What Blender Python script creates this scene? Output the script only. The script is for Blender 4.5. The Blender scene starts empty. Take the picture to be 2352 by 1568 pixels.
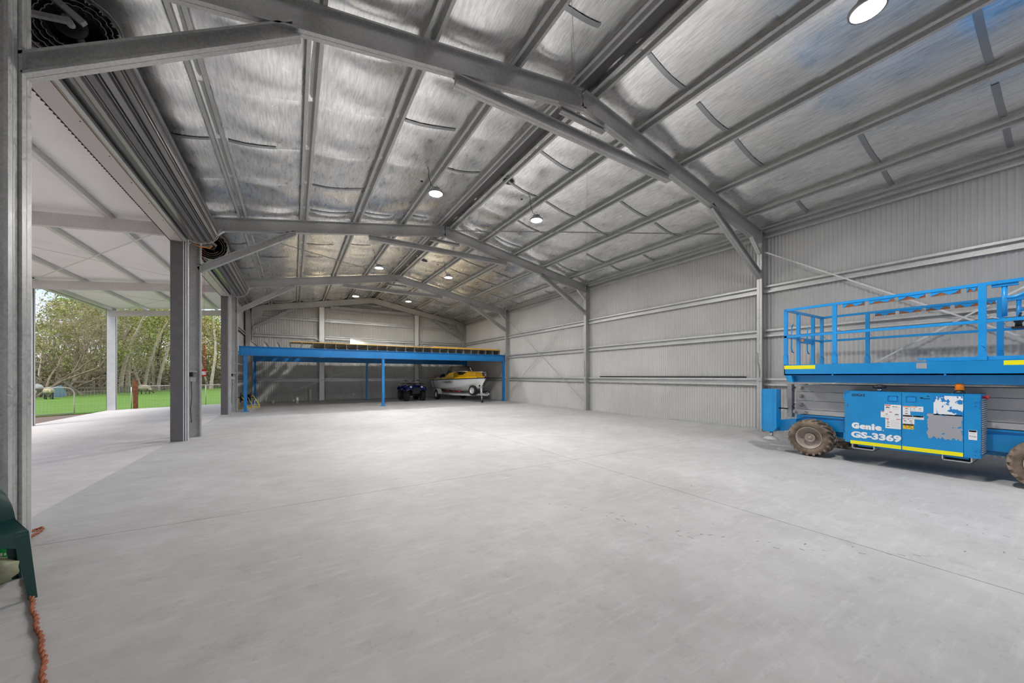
import bpy, math, random
from mathutils import Vector, Matrix
PI = math.pi
rnd = random.Random(7)
S = bpy.context.scene
COL = S.collection

# ------------------------------------------------------------------ camera, sky, sun, exposure
TH = math.radians(31.379)
cd = bpy.data.cameras.new('camera'); cam = bpy.data.objects.new('camera', cd); COL.objects.link(cam)
cd.sensor_width = 36.0; cd.lens = 822.6 / 2352 * 36.0; cd.shift_y = 78.6 / 2352
cd.clip_start = 0.05; cd.clip_end = 500
cam.location = (0, 0, 1.4); cam.rotation_euler = (PI / 2, 0, -TH)
S.camera = cam
S.view_settings.view_transform = 'Standard'; S.view_settings.look = 'None'
S.view_settings.gamma = 1.0; S.view_settings.exposure = 0.22
S.view_settings.use_curve_mapping = False
SKY_STRENGTH, SUN_STRENGTH, LAMP_STRENGTH = 1.25, 2.8, 820.0

w = bpy.data.worlds.new('sky'); S.world = w; w.use_nodes = True
nt = w.node_tree; nt.nodes.clear()
def wn(t, **k):
    n = nt.nodes.new(t)
    for a, b in k.items(): setattr(n, a, b)
    return n
wo = wn('ShaderNodeOutputWorld'); bg = wn('ShaderNodeBackground'); tc = wn('ShaderNodeTexCoord')
sep = wn('ShaderNodeSeparateXYZ'); nt.links.new(tc.outputs['Generated'], sep.inputs[0])
rp = wn('ShaderNodeValToRGB'); nt.links.new(sep.outputs['Z'], rp.inputs[0])
rp.color_ramp.elements[0].position = 0.0; rp.color_ramp.elements[0].color = (0.80, 0.84, 0.90, 1)
rp.color_ramp.elements[1].position = 0.6; rp.color_ramp.elements[1].color = (0.52, 0.60, 0.78, 1)
e = rp.color_ramp.elements.new(0.22); e.color = (0.44, 0.62, 0.92, 1)
mp = wn('ShaderNodeMapping'); mp.inputs['Scale'].default_value = (2.2, 2.2, 5.0); nt.links.new(tc.outputs['Generated'], mp.inputs[0])
cn = wn('ShaderNodeTexNoise'); cn.inputs['Scale'].default_value = 1.6; cn.inputs['Detail'].default_value = 8; nt.links.new(mp.outputs[0], cn.inputs[0])
cr = wn('ShaderNodeValToRGB'); cr.color_ramp.elements[0].position = 0.42; cr.color_ramp.elements[1].position = 0.64
nt.links.new(cn.outputs[0], cr.inputs[0])
mx = wn('ShaderNodeMix', data_type='RGBA'); nt.links.new(cr.outputs[0], mx.inputs[0]); nt.links.new(rp.outputs[0], mx.inputs[6])
mx.inputs[7].default_value = (1.0, 1.0, 1.02, 1)
nt.links.new(mx.outputs[2], bg.inputs[0]); bg.inputs[1].default_value = SKY_STRENGTH
nt.links.new(bg.outputs[0], wo.inputs[0])
sl = bpy.data.lights.new('sun', 'SUN'); sl.energy = SUN_STRENGTH; sl.angle = math.radians(25); sl.color = (1.0, 0.95, 0.86)
sun = bpy.data.objects.new('sun', sl); COL.objects.link(sun)
sun.rotation_euler = Vector((0.50, 0.30, -1.0)).to_track_quat('-Z', 'Y').to_euler()

# ------------------------------------------------------------------ materials
def newmat(name):
    m = bpy.data.materials.new(name); m.use_nodes = True
    return m, m.node_tree, m.node_tree.nodes['Principled BSDF']
def plain(name, c, rough=0.5, metal=0.0, emit=None, es=0.0, alpha=None, trans=0.0):
    m, t, b = newmat(name)
    b.inputs['Base Color'].default_value = (*c, 1); b.inputs['Roughness'].default_value = rough; b.inputs['Metallic'].default_value = metal
    if emit: b.inputs['Emission Color'].default_value = (*emit, 1); b.inputs['Emission Strength'].default_value = es
    if trans: b.inputs['Transmission Weight'].default_value = trans
    return m
def coords(t, scale, obj=False):
    tcn = t.nodes.new('ShaderNodeTexCoord'); m = t.nodes.new('ShaderNodeMapping'); m.inputs['Scale'].default_value = scale
    if obj: t.links.new(tcn.outputs['Object'], m.inputs[0])
    else:
        g = t.nodes.new('ShaderNodeNewGeometry'); t.links.new(g.outputs['Position'], m.inputs[0])
    return m.outputs[0]
def noise(t, vec, scale, detail=4, rough=0.55):
    n = t.nodes.new('ShaderNodeTexNoise'); n.inputs['Scale'].default_value = scale; n.inputs['Detail'].default_value = detail
    n.inputs['Roughness'].default_value = rough
    t.links.new(vec, n.inputs['Vector']); return n.outputs[0]
def ramp(t, fac, stops):
    r = t.nodes.new('ShaderNodeValToRGB'); els = r.color_ramp.elements
    while len(els) < len(stops): els.new(0.5)
    for e, (p, c) in zip(els, stops):
        e.position = p; e.color = (*c, 1) if len(c) == 3 else c
    t.links.new(fac, r.inputs[0]); return r.outputs[0]
def mixc(t, fac, a, b, mode='MIX'):
    n = t.nodes.new('ShaderNodeMix'); n.data_type = 'RGBA'; n.blend_type = mode
    if isinstance(fac, float): n.inputs[0].default_value = fac
    else: t.links.new(fac, n.inputs[0])
    for i, x in ((6, a), (7, b)):
        if isinstance(x, tuple): n.inputs[i].default_value = (*x, 1)
        else: t.links.new(x, n.inputs[i])
    return n.outputs[2]
def bump(t, b, h, strength=0.3, dist=0.01):
    n = t.nodes.new('ShaderNodeBump'); n.inputs['Strength'].default_value = strength; n.inputs['Distance'].default_value = dist
    t.links.new(h, n.inputs['Height']); t.links.new(n.outputs[0], b.inputs['Normal'])
def noisy(name, c1, c2, scale, rough=0.5, metal=0.0, vecscale=(1, 1, 1), bs=0.0, bd=0.005, detail=5, lo=0.35, hi=0.65):
    m, t, b = newmat(name)
    v = coords(t, vecscale); f = noise(t, v, scale, detail)
    t.links.new(ramp(t, f, [(lo, c1), (hi, c2)]), b.inputs['Base Color'])
    b.inputs['Roughness'].default_value = rough; b.inputs['Metallic'].default_value = metal
    if bs: bump(t, b, f, bs, bd)
    return m
M = {}
def galv(name, a, b_, metal=0.55, rough=0.42):
    m, t, b = newmat(name); v = coords(t, (1, 1, 1))
    vo = t.nodes.new('ShaderNodeTexVoronoi'); vo.inputs['Scale'].default_value = 55; t.links.new(v, vo.inputs['Vector'])
    sp = ramp(t, vo.outputs['Color'], [(0.2, a), (0.8, b_)])
    big = noise(t, v, 2.2, 3)
    c = mixc(t, 0.45, sp, ramp(t, big, [(0.3, a), (0.7, b_)]))
    t.links.new(c, b.inputs['Base Color']); b.inputs['Metallic'].default_value = metal
    t.links.new(ramp(t, vo.outputs['Color'], [(0.2, (rough - .08,) * 3), (0.8, (rough + .1,) * 3)]), b.inputs['Roughness'])
    return m
M['galv'] = galv('galvanised_steel', (0.36, 0.36, 0.355), (0.54, 0.54, 0.53), 0.5, 0.40)
M['batten'] = galv('zinc_batten', (0.44, 0.44, 0.435), (0.60, 0.60, 0.59), 0.4, 0.42)
M['galv_light'] = galv('bright_galvanised', (0.55, 0.55, 0.54), (0.72, 0.72, 0.71), 0.4, 0.45)
# foil: shiny, streaked along the length of the shed
m, t, b = newmat('foil'); M['foil'] = m
v = coords(t, (42, 4.0, 42)); st = noise(t, v, 1.0, 2, 0.5)
v2 = coords(t, (1, 1, 1)); bigf = noise(t, v2, 1.5, 1, 0.4)
v3 = coords(t, (9, 3, 9)); fine = noise(t, v3, 1.0, 2)
add = t.nodes.new('ShaderNodeMath'); add.operation = 'ADD'; t.links.new(st, add.inputs[0]); add.use_clamp = False
mu = t.nodes.new('ShaderNodeMath'); mu.operation = 'MULTIPLY'; mu.inputs[1].default_value = 0.12; t.links.new(fine, mu.inputs[0]); t.links.new(mu.outputs[0], add.inputs[1])
mu2 = t.nodes.new('ShaderNodeMath'); mu2.operation = 'MULTIPLY_ADD'; mu2.inputs[1].default_value = 5.0; t.links.new(bigf, mu2.inputs[0]); mu2.inputs[2].default_value = 0.0
b.inputs['Metallic'].default_value = 1.0
t.links.new(ramp(t, st, [(0.32, (0.76, 0.76, 0.76)), (0.62, (0.98, 0.98, 0.975))]), b.inputs['Base Color'])
t.links.new(ramp(t, fine, [(0.3, (0.25,) * 3), (0.7, (0.36,) * 3)]), b.inputs['Roughness'])
bump(t, b, mu2.outputs[0], 0.12, 0.010)
M['tape'] = plain('foil_tape', (0.42, 0.43, 0.45), 0.35, 0.9)
M['sheet'] = noisy('wall_sheet_paint', (0.46, 0.455, 0.44), (0.52, 0.515, 0.50), 0.8, 0.45, 0.0)
M['sheet_dark'] = plain('charcoal_cladding', (0.10, 0.095, 0.095), 0.5)
M['jamb'] = noisy('charcoal_flashing', (0.085, 0.078, 0.08), (0.11, 0.10, 0.10), 6, 0.42)
M['soffit'] = plain('pale_flashing', (0.46, 0.41, 0.41), 0.4)
M['white_roof'] = noisy('white_roof_sheet', (0.86, 0.845, 0.84), (0.91, 0.895, 0.89), 1.2, 0.5)
# concrete
def concrete(name, c1, c2, dirt, sc=1.0, tint=None):
    m, t, b = newmat(name)
    v = coords(t, (1, 1, 1)); a = noise(t, v, 0.55, 6, 0.6); a2 = noise(t, v, 3.2, 8, 0.7)
    vs = coords(t, (1.2, 7.0, 1)); a3 = noise(t, vs, 2.2, 6, 0.7)
    vf = coords(t, (1, 1, 1)); f = noise(t, vf, 60, 4, 0.7)
    base = ramp(t, a2, [(0.32, c1), (0.62, c2)])
    base = mixc(t, ramp(t, a, [(0.38, (0, 0, 0)), (0.70, (0.75,) * 3)]), base, dirt)
    base = mixc(t, ramp(t, a3, [(0.52, (0, 0, 0)), (0.78, (0.5,) * 3)]), base, tuple(x * 1.22 for x in c2))
    spk = noise(t, coords(t, (1, 1, 1)), 14, 10, 0.75)
    base = mixc(t, ramp(t, spk, [(0.57, (0, 0, 0)), (0.74, (0.5,) * 3)]), base, tuple(x * 0.45 for x in c1))
    blot = noise(t, coords(t, (0.8, 1.1, 1)), 2.6, 10, 0.78)
    base = mixc(t, ramp(t, blot, [(0.56, (0, 0, 0)), (0.70, (0.42,) * 3)]), base, tuple(x * 0.55 for x in c1))
    rust = noise(t, coords(t, (1.3, 0.7, 1)), 1.3, 7, 0.62)
    base = mixc(t, ramp(t, rust, [(0.69, (0, 0, 0)), (0.78, (0.5,) * 3)]), base, (0.36, 0.27, 0.2))
    t.links.new(base, b.inputs['Base Color']); b.inputs['Roughness'].default_value = 0.62
    h = t.nodes.new('ShaderNodeMath'); h.operation = 'ADD'; t.links.new(a2, h.inputs[0]); t.links.new(f, h.inputs[1])
    bump(t, b, h.outputs[0], 0.18, 0.004)
    return m
M['concrete'] = concrete('smooth_concrete', (0.44, 0.435, 0.43), (0.53, 0.525, 0.525), (0.36, 0.355, 0.35))
m = concrete('textured_concrete', (0.56, 0.525, 0.525), (0.67, 0.635, 0.635), (0.50, 0.465, 0.465)); M['apron'] = m
M['joint'] = plain('joint_filler', (0.06, 0.06, 0.06), 0.9)
M['gravel'] = noisy('brown_gravel', (0.10, 0.07, 0.06), (0.28, 0.20, 0.17), 30, 0.9, bs=0.8, bd=0.02)
m, t, b = newmat('lawn_grass'); M['lawn'] = m
v = coords(t, (1, 1, 1)); g1 = noise(t, v, 0.5, 6, 0.7); g2 = noise(t, v, 14, 4, 0.7)
c = mixc(t, 0.45, ramp(t, g1, [(0.3, (0.066, 0.18, 0.010)), (0.7, (0.14, 0.28, 0.020))]), ramp(t, g2, [(0.3, (0.045, 0.135, 0.006)), (0.7, (0.17, 0.30, 0.026))]))
t.links.new(c, b.inputs['Base Color']); b.inputs['Roughness'].default_value = 0.85; bump(t, b, g2, 0.6, 0.05)
# lift paint etc.
M['blue'] = noisy('blue_lift_paint', (0.004, 0.225, 0.54), (0.008, 0.26, 0.60), 3, 0.32)
M['blue_rail'] = noisy('blue_rail_paint', (0.008, 0.26, 0.66), (0.015, 0.30, 0.72), 4, 0.32)
M['blue_mezz'] = noisy('blue_beam_paint', (0.004, 0.17, 0.46), (0.008, 0.21, 0.54), 1.2, 0.35)
M['lift_grey'] = noisy('grey_arm_paint', (0.37, 0.365, 0.37), (0.43, 0.425, 0.43), 2, 0.45)
M['yellow'] = plain('reflective_yellow', (0.85, 0.80, 0.005), 0.4)
M['white'] = plain('white_paint', (0.80, 0.80, 0.80), 0.4)
M['black'] = plain('black_paint', (0.012, 0.012, 0.013), 0.45)
M['rubber'] = noisy('black_rubber', (0.012, 0.012, 0.012), (0.03, 0.029, 0.028), 18, 0.75)
M['tyre_mud'] = noisy('muddy_tyre', (0.13, 0.095, 0.068), (0.30, 0.235, 0.18), 7, 0.85, bs=0.3)
M['tyre_side'] = noisy('muddy_sidewall', (0.085, 0.06, 0.043), (0.22, 0.165, 0.12), 7, 0.88, bs=0.3)
M['tyre_groove'] = noisy('dark_muddy_tread', (0.07, 0.05, 0.037), (0.16, 0.12, 0.09), 7, 0.9)
M['rim_mud'] = noisy('dusty_rim', (0.30, 0.25, 0.21), (0.42, 0.37, 0.33), 6, 0.6)
M['amber'] = plain('amber_lens', (0.85, 0.22, 0.005), 0.2)
M['chrome'] = plain('chrome', (0.7, 0.7, 0.7), 0.18, 1.0)
M['red'] = plain('red_plastic', (0.55, 0.02, 0.02), 0.4)
M['ply'] = noisy('yellow_flooring', (0.33, 0.27, 0.18), (0.40, 0.33, 0.22), 2, 0.6)
M['ply_edge'] = plain('yellow_board_edge', (0.72, 0.42, 0.05), 0.6)
M['decal'] = plain('white_decal', (0.78, 0.77, 0.77), 0.5)
M['decal_text'] = plain('decal_ink', (0.10, 0.10, 0.10), 0.6)
M['decal_grey'] = plain('decal_fine_print', (0.50, 0.49, 0.49), 0.6)
M['decal_red'] = plain('decal_red', (0.62, 0.05, 0.04), 0.5)
M['decal_orange'] = plain('decal_orange', (0.80, 0.27, 0.03), 0.5)
M['decal_yellow'] = plain('decal_yellow', (0.80, 0.50, 0.01), 0.5)
m, t, b = newmat('torn_white_decal'); M['torn'] = m
v = coords(t, (1, 1, 0.9)); n1 = noise(t, v, 7.5, 5, 0.62)
t.links.new(ramp(t, n1, [(0.485, (0.006, 0.20, 0.54)), (0.50, (0.75, 0.78, 0.80))]), b.inputs['Base Color']); b.inputs['Roughness'].default_value = 0.5
M['patch'] = plain('bare_grey_patch', (0.33, 0.335, 0.36), 0.5)
M['lamp'] = plain('lamp_lens', (0.9, 0.9, 0.9), 0.4, 0, (1.0, 0.975, 0.945), LAMP_STRENGTH)
M['lampbody'] = plain('lamp_housing', (0.35, 0.35, 0.36), 0.4, 0.6)
M['pvc'] = plain('white_plastic', (0.72, 0.71, 0.68), 0.45)
M['greyplastic'] = plain('grey_plastic', (0.42, 0.42, 0.42), 0.5)
M['hull'] = plain('white_hull', (0.74, 0.74, 0.73), 0.28)
M['boat_yellow'] = plain('yellow_gelcoat', (0.78, 0.46, 0.004), 0.22)
M['boat_gold'] = plain('gold_gelcoat', (0.52, 0.28, 0.01), 0.2)
M['glass'] = plain('smoked_perspex', (0.35, 0.34, 0.33), 0.08, 0, trans=0.85)
M['quad_blue'] = plain('dark_blue_plastic', (0.012, 0.02, 0.16), 0.25)
M['grey_dark'] = plain('dark_grey_plastic', (0.05, 0.05, 0.052), 0.5)
M['chair'] = plain('dark_green_plastic', (0.008, 0.055, 0.05), 0.38)
M['rope'] = noisy('orange_rope', (0.26, 0.075, 0.035), (0.42, 0.14, 0.07), 30, 0.85)
M['bottle_green'] = plain('green_plastic_wrap', (0.01, 0.32, 0.07), 0.25)
M['khaki'] = noisy('khaki_bag', (0.20, 0.20, 0.12), (0.30, 0.31, 0.2), 12, 0.6)
M['reel_yellow'] = plain('yellow_enamel', (0.70, 0.52, 0.02), 0.4)
M['wool'] = noisy('cream_wool', (0.42, 0.34, 0.22), (0.62, 0.53, 0.38), 25, 0.95, bs=0.8, bd=0.03)
M['sheepface'] = plain('dark_sheep_skin', (0.06, 0.045, 0.035), 0.8)
M['bark_pale'] = noisy('pale_bark', (0.40, 0.33, 0.25), (0.66, 0.58, 0.46), 5, 0.9, vecscale=(1, 1, 0.35))
M['bark_dark'] = noisy('dark_bark', (0.05, 0.035, 0.025), (0.16, 0.115, 0.08), 5, 0.95, vecscale=(1, 1, 0.35))
M['bark_mid'] = noisy('brown_bark', (0.14, 0.10, 0.07), (0.34, 0.27, 0.19), 5, 0.95, vecscale=(1, 1, 0.35))
M['twig'] = noisy('dry_twigs', (0.22, 0.17, 0.12), (0.42, 0.34, 0.25), 4, 0.95)
def leafmat(name, a, b_):
    m, t, b = newmat(name); v = coords(t, (1, 1, 1)); n = noise(t, v, 0.9, 4, 0.7)
    t.links.new(ramp(t, n, [(0.3, a), (0.7, b_)]), b.inputs['Base Color']); b.inputs['Roughness'].default_value = 0.7
    b.inputs['Subsurface Weight'].default_value = 0.0
    return m
M['leaf_a'] = leafmat('eucalypt_leaves', (0.17, 0.205, 0.035), (0.44, 0.46, 0.12))
M['leaf_b'] = leafmat('olive_leaves', (0.25, 0.215, 0.06), (0.56, 0.47, 0.18))
M['leaf_c'] = leafmat('fresh_leaves', (0.12, 0.25, 0.03), (0.34, 0.52, 0.09))
M['wood_grey'] = noisy('weathered_timber', (0.20, 0.16, 0.12), (0.34, 0.28, 0.22), 6, 0.9)
M['rust'] = noisy('rusty_steel', (0.16, 0.055, 0.02), (0.30, 0.11, 0.04), 9, 0.8)
M['wire'] = plain('fence_wire', (0.42, 0.44, 0.36), 0.5, 0.4)
M['fence_pipe'] = plain('fence_pipe', (0.62, 0.60, 0.56), 0.4, 0.4)
M['tarp'] = plain('blue_tarp', (0.34, 0.46, 0.72), 0.5)
M['litebeam'] = galv('awning_steel', (0.56, 0.53, 0.51), (0.68, 0.65, 0.63), 0.12, 0.5)
M['drum'] = plain('door_curtain', (0.20, 0.195, 0.195), 0.26, 0.55)
M['door_edge'] = plain('door_curtain_edge', (0.40, 0.35, 0.32), 0.45, 0.2)

# ------------------------------------------------------------------ mesh building
class MB:
    def __init__(s): s.v = []; s.f = []; s.m = []; s.sm = []
    def add(s, vs, fs, mi=0, smooth=False):
        o = len(s.v); s.v += [tuple(p) for p in vs]
        for f in fs: s.f.append(tuple(i + o for i in f)); s.m.append(mi); s.sm.append(smooth)
        return s
    def box(s, x0, x1, y0, y1, z0, z1, mi=0, rot=None):
        vs = [(x, y, z) for x in (x0, x1) for y in (y0, y1) for z in (z0, z1)]
        if rot is not None:
            c = Vector(((x0 + x1) / 2, (y0 + y1) / 2, (z0 + z1) / 2)); vs = [rot @ (Vector(p) - c) + c for p in vs]
        return s.add(vs, [(0, 1, 3, 2), (4, 6, 7, 5), (0, 4, 5, 1), (2, 3, 7, 6), (0, 2, 6, 4), (1, 5, 7, 3)], mi)
    def sweep(s, prof, p0, p1, up=(0, 0, 1), mi=0, cap=True, smooth=False, closed=True):
        """prof: (across, height) pairs; extruded from p0 to p1."""
        p0, p1 = Vector(p0), Vector(p1); d = (p1 - p0).normalized(); u = Vector(up)
        a = d.cross(u).normalized(); u = a.cross(d).normalized()
        n = len(prof)
        vs = [p0 + a * x + u * y for x, y in prof] + [p1 + a * x + u * y for x, y in prof]
        fs = [(i, (i + 1) % n, n + (i + 1) % n, n + i) for i in range(n if closed else n - 1)]
        if cap and closed: fs += [tuple(range(n - 1, -1, -1)), tuple(range(n, 2 * n))]
        return s.add(vs, fs, mi, smooth)
    def beam(s, p0, p1, w, h, up=(0, 0, 1), mi=0):
        return s.sweep([(-w / 2, -h / 2), (w / 2, -h / 2), (w / 2, h / 2), (-w / 2, h / 2)], p0, p1, up, mi)
    def tube(s, pts, r, n=8, mi=0, closed=False, caps=True, rs=None):
        pts = [Vector(p) for p in pts]; k = len(pts); vs = []
        prev = None
        for i, p in enumerate(pts):
            if closed: d = pts[(i + 1) % k] - pts[i - 1]
            else: d = pts[min(i + 1, k - 1)] - pts[max(i - 1, 0)]
            d = d.normalized() if d.length > 1e-9 else Vector((0, 0, 1))
            if prev is None:
                a = d.orthogonal().normalized()
            else:
                a = prev - d * prev.dot(d); a = a.normalized() if a.length > 1e-6 else d.orthogonal().normalized()
            prev = a; bb = d.cross(a); rr = rs[i] if rs else r
            vs += [p + (a * math.cos(2 * PI * j / n) + bb * math.sin(2 * PI * j / n)) * rr for j in range(n)]
        fs = []
        for i in range(k if closed else k - 1):
            i2 = (i + 1) % k
            fs += [(i * n + j, i * n + (j + 1) % n, i2 * n + (j + 1) % n, i2 * n + j) for j in range(n)]
        if caps and not closed: fs += [tuple(range(n - 1, -1, -1)), tuple(range((k - 1) * n, k * n))]
        return s.add(vs, fs, mi, True)
    def lathe(s, prof, c, axis=(0, 0, 1), n=24, mi=0, smooth=True, ref=None, caps=True):
        """prof: (radius, height along axis)."""
        c = Vector(c); ax = Vector(axis).normalized(); a = Vector(ref) if ref else ax.orthogonal().normalized(); bb = ax.cross(a); vs = []
        for r, h in prof:
            vs += [c + ax * h + (a * math.cos(2 * PI * j / n) + bb * math.sin(2 * PI * j / n)) * r for j in range(n)]
        fs = []
        for i in range(len(prof) - 1):
            fs += [(i * n + j, i * n + (j + 1) % n, (i + 1) * n + (j + 1) % n, (i + 1) * n + j) for j in range(n)]
        if caps and prof[0][0] > 1e-6: fs.append(tuple(range(n - 1, -1, -1)))
        if caps and prof[-1][0] > 1e-6: fs.append(tuple(range((len(prof) - 1) * n, len(prof) * n)))
        return s.add(vs, fs, mi, smooth)
    def prism(s, poly, axis, a, b_, mi=0):
        """poly in the two other axes, extruded along axis ('x','y','z') from a to b."""
        def P(q, k): return {'x': (k, q[0], q[1]), 'y': (q[0], k, q[1]), 'z': (q[0], q[1], k)}[axis]
        n = len(poly); vs = [P(q, a) for q in poly] + [P(q, b_) for q in poly]
        return s.add(vs, [(i, (i + 1) % n, n + (i + 1) % n, n + i) for i in range(n)] + [tuple(range(n - 1, -1, -1)), tuple(range(n, 2 * n))], mi)
    def loft(s, rings, mi=0, smooth=True, closed=False, caps=False):
        n = len(rings[0]); vs = [p for r in rings for p in r]; fs = []
        for i in range(len(rings) - 1):
            for j in range(n if closed else n - 1):
                fs.append((i * n + j, i * n + (j + 1) % n, (i + 1) * n + (j + 1) % n, (i + 1) * n + j))
        if caps: fs += [tuple(range(n - 1, -1, -1)), tuple(range((len(rings) - 1) * n, len(rings) * n))]
        return s.add(vs, fs, mi, smooth)
    def ball(s, c, r, n=12, k=8, mi=0, sc=(1, 1, 1)):
        c = Vector(c); rings = []
        for i in range(k + 1):
            a = PI * i / k; rings.append([c + Vector((math.sin(a) * math.cos(2 * PI * j / n) * sc[0], math.sin(a) * math.sin(2 * PI * j / n) * sc[1], math.cos(a) * sc[2])) * r for j in range(n)])
        return s.loft(rings, mi, True, True)
    def xf(s, mat):
        s.v = [tuple(mat @ Vector(p)) for p in s.v]; return s
    def mesh(s, name, mats):
        me = bpy.data.meshes.new(name); me.from_pydata(s.v, [], s.f)
        for x in (mats if isinstance(mats, (list, tuple)) else [mats]): me.materials.append(M[x] if isinstance(x, str) else x)
        me.polygons.foreach_set('material_index', s.m); me.polygons.foreach_set('use_smooth', s.sm); me.update()
        return me
    def build(s, name, mats, parent=None):
        if parent is not None:
            o = parent_origin(parent); s.v = [(x - o.x, y - o.y, z - o.z) for x, y, z in s.v]
        return link(name, s.mesh(name, mats), parent)
ORIG = {}
def parent_origin(p): return ORIG.get(p.name, Vector((0, 0, 0)))
def link(name, me, parent=None, loc=None):
    o = bpy.data.objects.new(name, me); COL.objects.link(o)
    if parent is not None: o.parent = parent; ORIG[o.name] = parent_origin(parent)
    if loc is not None: o.location = loc
    return o
def tag(o, label, cat, group=None):
    o['label'] = label; o['category'] = cat
    if group: o['group'] = group
    return o
def thing(name, label, cat, loc=(0, 0, 0), group=None, kind=None):
    o = bpy.data.objects.new(name, None); COL.objects.link(o); o.location = loc; o.empty_display_size = 0.1
    ORIG[o.name] = Vector(loc)
    if kind: o['kind'] = kind
    if label: o['label'] = label
    if cat: o['category'] = cat
    if group: o['group'] = group
    return o
def struct(name, loc=(0, 0, 0)): return thing(name, None, None, loc, kind='structure')
def tree_copy(o, parent=None):
    c = o.copy(); COL.objects.link(c); c.parent = parent
    for ch in list(o.children): tree_copy(ch, c)
    return c

# ------------------------------------------------------------------ shed dimensions
XL, XR, XM = -1.825, 10.05, 4.11            # inner column faces, ridge
WL, WR, WE = -2.22, 10.30, 23.32            # wall sheeting
FY = [4.416, 10.766, 17.116, 23.0]          # frames
FW = 0.115
SL = 0.18
def ztop(x): return 6.14 - SL * abs(x - XM)  # top of rafters
YN = -1.95                                  # near end of the shed
def isec(D, B=FW, lip=0.022, t=0.004, tf=0.006):
    b, d = B / 2, D / 2
    q = [(-b, -d), (-0.004, -d), (0, -d + 0.006), (0.004, -d), (b, -d), (b, -d + lip), (b - t, -d + lip), (b - t, -d + tf), (t, -d + tf)]
    q += [(t, d - tf), (b - t, d - tf), (b - t, d - lip), (b, d - lip), (b, d), (0.004, d), (0, d - 0.006), (-0.004, d), (-b, d)]
    q += [(-b, d - lip), (-b + t, d - lip), (-b + t, d - tf), (-t, d - tf), (-t, -d + tf), (-b + t, -d + tf), (-b + t, -d + lip), (-b, -d + lip)]
    return q
HAT = [(-.095, .006), (-.092, 0), (-.046, 0), (-.032, .088), (.032, .088), (.046, 0), (.092, 0), (.095, .006), (.05, .005), (.036, .092), (-.036, .092), (-.05, .005)]

# ------------------------------------------------------------------ floor
fl = struct('floor')
xs = [WL, 4.0, WR + 0.02]; ys = [YN, 4.56, 10.9, 17.2, WE + 0.02]
for i in range(2):
    for j in range(4):
        g = 0.0035
        MB().box(xs[i] + g, xs[i + 1] - g, ys[j] + g, ys[j + 1] - g, -0.12, 0.0).build('slab', 'concrete', fl)
MB().box(WL, WR + .02, YN, WE + .02, -0.2, -0.03).build('joint_base', 'joint', fl)
# tyre tread prints in dust
tm = MB()
def track(path, wd, step, r):
    for (x0, y0), (x1, y1) in zip(path, path[1:]):
        L = math.hypot(x1 - x0, y1 - y0); n = max(1, int(L / step)); dx, dy = (x1 - x0) / L, (y1 - y0) / L
        for k in range(n):
            if r.random() < 0.25: continue
            s_ = k / n * L + r.uniform(-.02, .02)
            for side in (-1, 1):
                if r.random() < 0.35: continue
                cx, cy = x0 + dx * s_ - dy * side * wd + r.uniform(-.01, .01), y0 + dy * s_ + dx * side * wd
                a = math.atan2(dy, dx) + side * 0.6 + r.uniform(-.2, .2); l, w_ = r.uniform(.012, .028), r.uniform(.003, .007)
                ux, uy = math.cos(a), math.sin(a)
                tm.add([(cx - ux * l - uy * w_, cy - uy * l + ux * w_, .0008), (cx - ux * l + uy * w_, cy - uy * l - ux * w_, .0008), (cx + ux * l + uy * w_, cy + uy * l - ux * w_, .0008), (cx + ux * l - uy * w_, cy + uy * l + ux * w_, .0008)], [(0, 1, 2, 3)])
r0 = random.Random(3)
track([(2.39, 3.23), (2.72, 2.57), (2.92, 1.94), (3.32, 1.46), (3.94, .95), (4.45, .58), (4.85, .3)], .05, .085, r0)
track([(4.34, 3.29), (4.38, 2.67), (4.26, 2.18)], .07, .1, r0)
track([(5.92, 1.63), (5.54, 1.0), (5.42, .58), (5.1, .37)], .07, .09, r0)
track([(6.4, 2.2), (6.1, 1.6), (5.95, 1.1), (5.9, .8)], .07, .1, r0)
M['print'] = plain('tread_dirt', (0.27, 0.26, 0.25), 0.9)
o = tm.build('tread_prints', 'print', fl); o['kind'] = 'stuff'

# ------------------------------------------------------------------ corrugated sheets
def sheet_mesh(name, u0, width, top, plane, pos, depth=0.0115, pitch=0.0762, z0=-0.03, seg=6, mat='sheet', flip=1):
    """corrugated sheet; plane 'x' -> runs along Y at X=pos, 'y' -> runs along X at Y=pos; top: function of u."""
    b = MB(); n = max(2, int(round((width + 0.02) / pitch * seg))); ring0, ring1 = [], []
    for i in range(n + 1):
        u = u0 - 0.01 + (width + 0.02) * i / n
        off = -depth * math.cos(2 * PI * (u - u0) / pitch)
        if i == 0: off += 0.008
        off *= flip
        P = (lambda z: (pos + off, u, z)) if plane == 'x' else (lambda z: (u, pos + off, z))
        ring0.append(P(z0)); ring1.append(P(top(u)))
    b.loft([ring0, ring1]); return b
def wall_sheets(parent, plane, pos, a, b_, top, z0=-0.03, mat='sheet', flip=1):
    n = int(math.ceil((b_ - a) / 0.762)); first = None
    for k in range(n):
        wd = min(0.762, b_ - a - k * 0.762)
        if wd < 0.05: continue
        sheet_mesh('wall_sheet', a + k * .762, wd, top, plane, pos, z0=z0, flip=flip).build('wall_sheet', mat, parent)
wr = struct('wall_right'); wall_sheets(wr, 'x', WR, YN, WE, lambda u: 5.12)
we = struct('wall_back'); wall_sheets(we, 'y', WE, WL, WR, lambda u: ztop(u) + 0.08)
wl = struct('wall_left'); wall_sheets(wl, 'x', WL, 17.0, WE, lambda u: 5.08, flip=-1)
wall_sheets(wl, 'x', WL - 0.015, YN, 3.86, lambda u: 5.08, flip=-1)          # beside the photographer
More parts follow.
